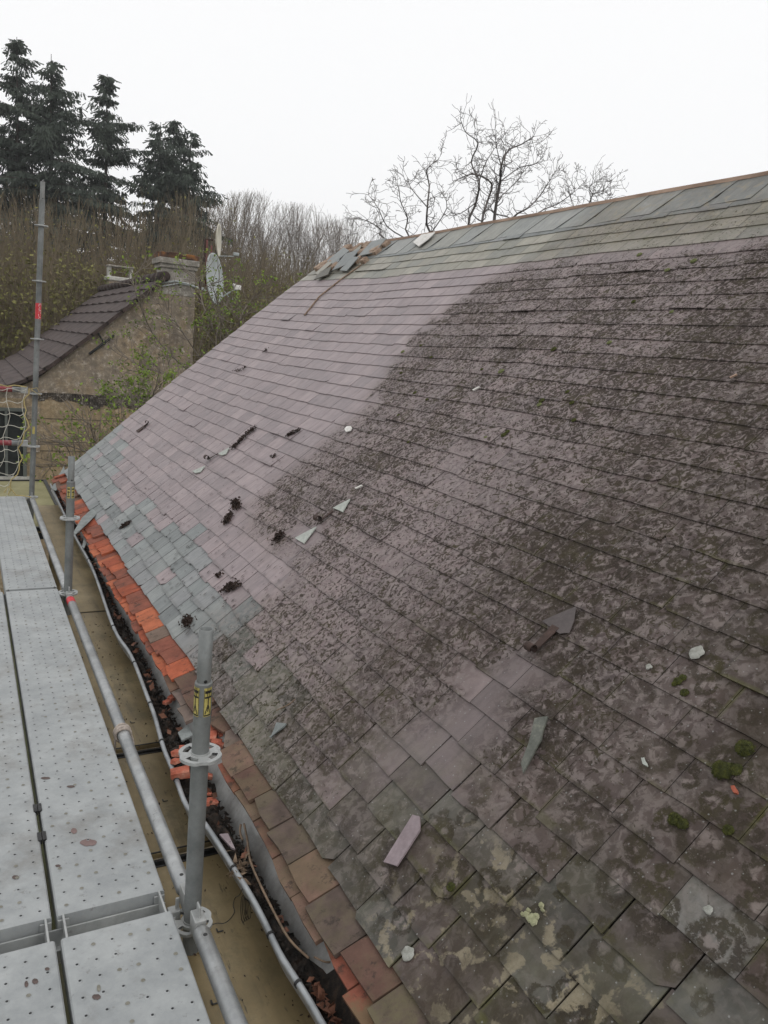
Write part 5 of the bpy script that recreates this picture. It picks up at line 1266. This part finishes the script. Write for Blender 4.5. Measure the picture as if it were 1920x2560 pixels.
# walnut-like bare tree behind the ridge
WY = 15.5
def w8(u, v): return at_y(800+u*.675, 250+v*.675, WY+random.uniform(-.5, .5))
random.seed(21)
tr = at_y(1236, 660, WY); wt = empty('bare_tree', (tr.x, tr.y, GROUND), 'knobbly leafless tree with dark limbs rising behind the ridge', 'bare tree')
segs = []
fork = Vector((tr.x-.1, tr.y, at_y(1236, 690, WY).z))
segs.append(((tr.x, tr.y, GROUND), tuple(fork-Vector((0, 0, 1.2))), .22, .17)); segs.append((tuple(fork-Vector((0, 0, 1.2))), tuple(fork), .17, .14))
LM = [([(640, 560), (645, 450), (655, 370), (668, 300), (672, 240), (700, 185), (745, 165), (792, 135)], .058), ([(620, 560), (600, 450), (622, 370), (636, 310), (575, 275), (530, 285), (500, 300)], .045),
      ([(600, 570), (550, 465), (578, 380), (590, 300), (560, 230), (585, 160), (540, 120), (520, 72)], .042), ([(560, 600), (410, 495), (398, 400), (405, 320), (395, 260), (430, 225)], .04), ([(500, 620), (330, 505), (325, 440), (300, 380), (290, 320)], .03),
      ([(480, 640), (245, 518), (225, 480), (180, 450), (130, 435)], .03), ([(330, 520), (250, 470), (215, 400), (180, 352)], .022), ([(640, 560), (710, 440), (770, 400), (810, 360), (850, 300), (875, 258)], .036), ([(700, 560), (800, 425), (880, 385), (930, 350), (962, 322)], .028),
      ([(670, 300), (740, 250), (790, 240), (825, 212)], .02), ([(670, 240), (655, 180), (648, 110)], .02), ([(655, 370), (700, 330), (740, 290)], .02), ([(400, 400), (340, 330), (325, 295)], .018), ([(410, 495), (470, 400), (450, 340)], .02), ([(578, 380), (520, 420), (470, 430)], .018), ([(590, 300), (620, 220), (690, 120)], .02),
      ([(1000, 520), (1003, 385), (1012, 350), (1050, 335), (1082, 296)], .022), ([(1010, 350), (1000, 320), (1050, 285)], .012), ([(1080, 480), (1060, 400), (1085, 350)], .010), ([(960, 500), (940, 400), (915, 330)], .014)]
for pts, r in LM:
    P = [w8(*p) for p in pts]; P = [P[0]]+P[1:]
    if pts[0][1] >= 500 and pts[0][0] < 900: segs.append((tuple(fork), tuple(P[0]), r*1.5, r*1.1))
    elif pts[0][0] >= 900: segs.append(((P[0].x-.8, P[0].y, P[0].z-2.2), tuple(P[0]), r*1.5, r*1.1)); segs.append((tuple(fork-Vector((0, 0, .6))), (P[0].x-.8, P[0].y, P[0].z-2.2), r*2, r*1.5))
    P = catmull(P, 3)
    for i, (a, c) in enumerate(zip(P, P[1:])):
        f0 = .74-.60*i/len(P); f1 = .74-.60*(i+1)/len(P); a2, c2 = a, c+Vector([random.gauss(0, .012) for _ in range(3)])
        segs.append((tuple(a2), tuple(c), r*f0, r*f1))
        if i > 1:
            for _ in range(3 if random.random() < .55 else 2):
                d = ((c-a).normalized()*.6+Vector([random.gauss(0, .75), random.gauss(0, .6), random.gauss(.15, .6)])).normalized()
                grow(segs, c, d, random.uniform(.14, .42), max(.0055, r*f1*.4), 1 if random.random() < .7 else 2, .10, .6, .34, None, 2, .0038)
prisms(segs, 'limbs', M['barkw'], wt, 5)
# distant bare trees
def bare(u, vtop, y, R, label, seed, dens=5):
    random.seed(seed); t = at_y(u, vtop, y); H = t.z-GROUND; e = empty('bare_tree', (t.x, y, GROUND), label, 'bare tree', 'distant bare round-crowned trees')
    segs = []; segs.append(((t.x, y, GROUND), (t.x, y, GROUND+H*.35), .18, .13))
    for k in range(8):
        a = random.uniform(0, 6.28); z0 = GROUND+H*random.uniform(.22, .45); sp = random.uniform(.1, .75)
        d = Vector((math.cos(a)*sp, math.sin(a)*sp*.6, 1)).normalized(); grow(segs, Vector((t.x, y, z0)), d, H*random.uniform(.34, .46), .045, 3, .24, .40, .06, None, 2, .0055)
    segs = [s for s in segs if s[1][2] < t.z+.3-.09*(s[1][0]-t.x)**2]
    prisms(segs, 'limbs', M['twigs'], e, 3)
bare(618, 500, 52, 3, 'bare round-crowned tree just right of the firs', 31)
bare(752, 522, 52, 3.4, 'bare round-crowned tree standing above the far roof corner', 32)
bare(872, 560, 58, 3, 'small faint bare tree between the round-crowned ones and the ridge', 33)
bare(560, 560, 49, 2.5, 'half-hidden bare tree at the right foot of the firs', 34)
bare(690, 560, 55, 2.6, 'low bare tree filling the gap between the two round crowns', 35)
# brushwood: saplings and young leaves as one mass
random.seed(50)
segs = []; C = []; CB = []
for k in range(120):
    u = random.uniform(-120, 900); y = random.uniform(27, 42)
    topv = random.choice((random.uniform(490, 580), random.uniform(600, 680), random.uniform(620, 700))) if u < 520 else (655+random.gauss(0, 25))
    if u > 760: topv = 690+random.gauss(0, 18)
    t = at_y(u, topv, y); H = t.z-GROUND
    sg = []
    for q in range(3):
        p = Vector((t.x+random.gauss(0, .3), y, GROUND+H*.2)); d = Vector((random.gauss(0, .30), random.gauss(0, .2), 1)).normalized()
        grow(sg, p, d, H*.5, .016, 2, .45, .42, .07, None, 2, .0055)
    segs += [q for q in sg if q[1][2] < t.z+.3]
for (p0, p1, r0, r1) in segs:
    if random.random() < .9:
        f_ = random.random(); q = [p0[i]+(p1[i]-p0[i])*f_+random.gauss(0, .28) for i in range(3)]; el = q[2]/q[1]; pk = 1-.93*sstep(el, .035, .10)
        for _z in (0,):
            if random.random() < pk: (C if random.random() < .75 else CB).append(q)
print('brush segs', len(segs), len(C))
bw = prisms(segs, 'brushwood', M['brown'], None, 3); tag(bw, 'tangled brown and olive brushwood filling the slope behind the neighbouring house', 'brushwood', kind='stuff')
quads('young_leaves', leafq(np.array(C), .13, .55), M['olive'], bw)
quads('twig_haze', leafq(np.array(CB), .26, .10), M['brown'], bw)
# a denser bank behind: low thicket closing the view
C = []
for k in range(46000):
    u = random.uniform(-150, 920); y = random.uniform(36, 46); tv = 715+25*mnoise.noise(Vector((u*.012, 0, 0)))+(-45 if u < 500 else 0)+20*mnoise.noise(Vector((u*.05, y, 0)))
    t = at_y(u, tv, y); z = GROUND+(t.z-GROUND)*(random.random()**.8); C.append((t.x, y, z))
C = np.array(C); h = rng.random(len(C)) < .5
th = quads('thicket', leafq(C[h], .30, .5), M['olive']); tag(th, 'dense olive thicket at the back of the brushwood', 'thicket', kind='stuff')
quads('thicket_twigs', leafq(C[~h], .42, .18, .3), M['brown'], th)
# leafing shrubs in front of the gable
def shrub(rootpx, y, stems, label, seed, leafs=5, size=.045, grp=None):
    random.seed(seed); r0 = at_y(*rootpx, y); e = empty('leafing_shrub', (r0.x, y, GROUND), label, 'shrub', grp)
    segs = [((r0.x, y, GROUND), tuple(r0), .05, .03)]; C = []
    for pts in stems:
        P = [r0]+[at_y(u, v, y+random.uniform(-.4, .4)) for u, v in pts]; P = catmull(P, 4)
        for i, (a, c) in enumerate(zip(P, P[1:])):
            f0 = 1-.8*i/len(P); f1 = 1-.8*(i+1)/len(P); segs.append((tuple(a), tuple(c), .018*f0, .018*f1))
            if i > 2:
                for _ in range(2):
                    d = ((c-a).normalized()*.7+Vector([random.gauss(0, .6), random.gauss(0, .5), random.gauss(.1, .5)])).normalized(); n0 = len(segs); tip = []
                    grow(segs, c, d, random.uniform(.15, .45), .006, 1, .1, .5, .15, tip, 2, .0035)
                    for t_ in tip:
                        if random.random() < .55:
                            for _ in range(leafs): C.append(tuple(t_+Vector([random.gauss(0, .035) for _ in range(3)])))
    prisms(segs, 'stems', M['twigs'], e, 4); quads('leaves', leafq(np.array(C), size, .6), M['fresh'], e)
shrub((560, 1000), 13.0, [[(500, 950), (430, 890), (380, 830), (345, 750), (330, 690)], [(520, 930), (470, 850), (430, 790), (400, 740)], [(560, 880), (520, 800), (500, 730), (490, 690)], [(590, 880), (560, 820), (545, 760), (530, 710)], [(600, 860), (600, 800), (620, 760), (650, 730)], [(470, 960), (400, 930), (350, 915), (300, 880)], [(640, 850), (680, 790), (720, 760)], [(540, 860), (555, 790), (575, 740)]],
      'leggy shrub with bright new leaves spreading across the gable wall', 61, 6)
shrub((300, 1260), 11.0, [[(270, 1190), (240, 1140), (235, 1100), (225, 1060)], [(240, 1150), (190, 1120), (150, 1110)], [(270, 1150), (300, 1110), (310, 1070)], [(230, 1185), (180, 1165), (120, 1160)], [(290, 1160), (330, 1120), (350, 1100)]],
      'low twiggy shrub with sparse green leaves just over the far roof corner', 62, 5)
shrub((380, 1150), 12.0, [[(360, 1060), (340, 1010), (315, 1000)], [(370, 1040), (385, 980), (400, 950)], [(350, 1040), (330, 1020), (310, 1010)]], 'small bright green sprig peeping over the roof verge', 63, 12)
shrub((300, 700), 17.2, [[(280, 690), (260, 670)], [(300, 680), (330, 660), (350, 655)], [(310, 690), (375, 690), (395, 695)]], 'thin leafy spray over the ridge by the small chimney', 64, 4) if False else None

# ------------------------------------------------------------------ damp air
hz = MB(); hz.box((0, 170, 12), (560, 420, 38)); hm = bpy.data.materials.new('haze'); hm.use_nodes = True; ht = hm.node_tree; ht.nodes.remove(ht.nodes['Principled BSDF'])
pv = ht.nodes.new('ShaderNodeVolumePrincipled'); pv.inputs['Color'].default_value = (.93, .94, .96, 1); pv.inputs['Density'].default_value = 0.0009
ht.links.new(pv.outputs[0], ht.nodes['Material Output'].inputs['Volume'])
tag(hz.build('haze', hm), kind='stuff')
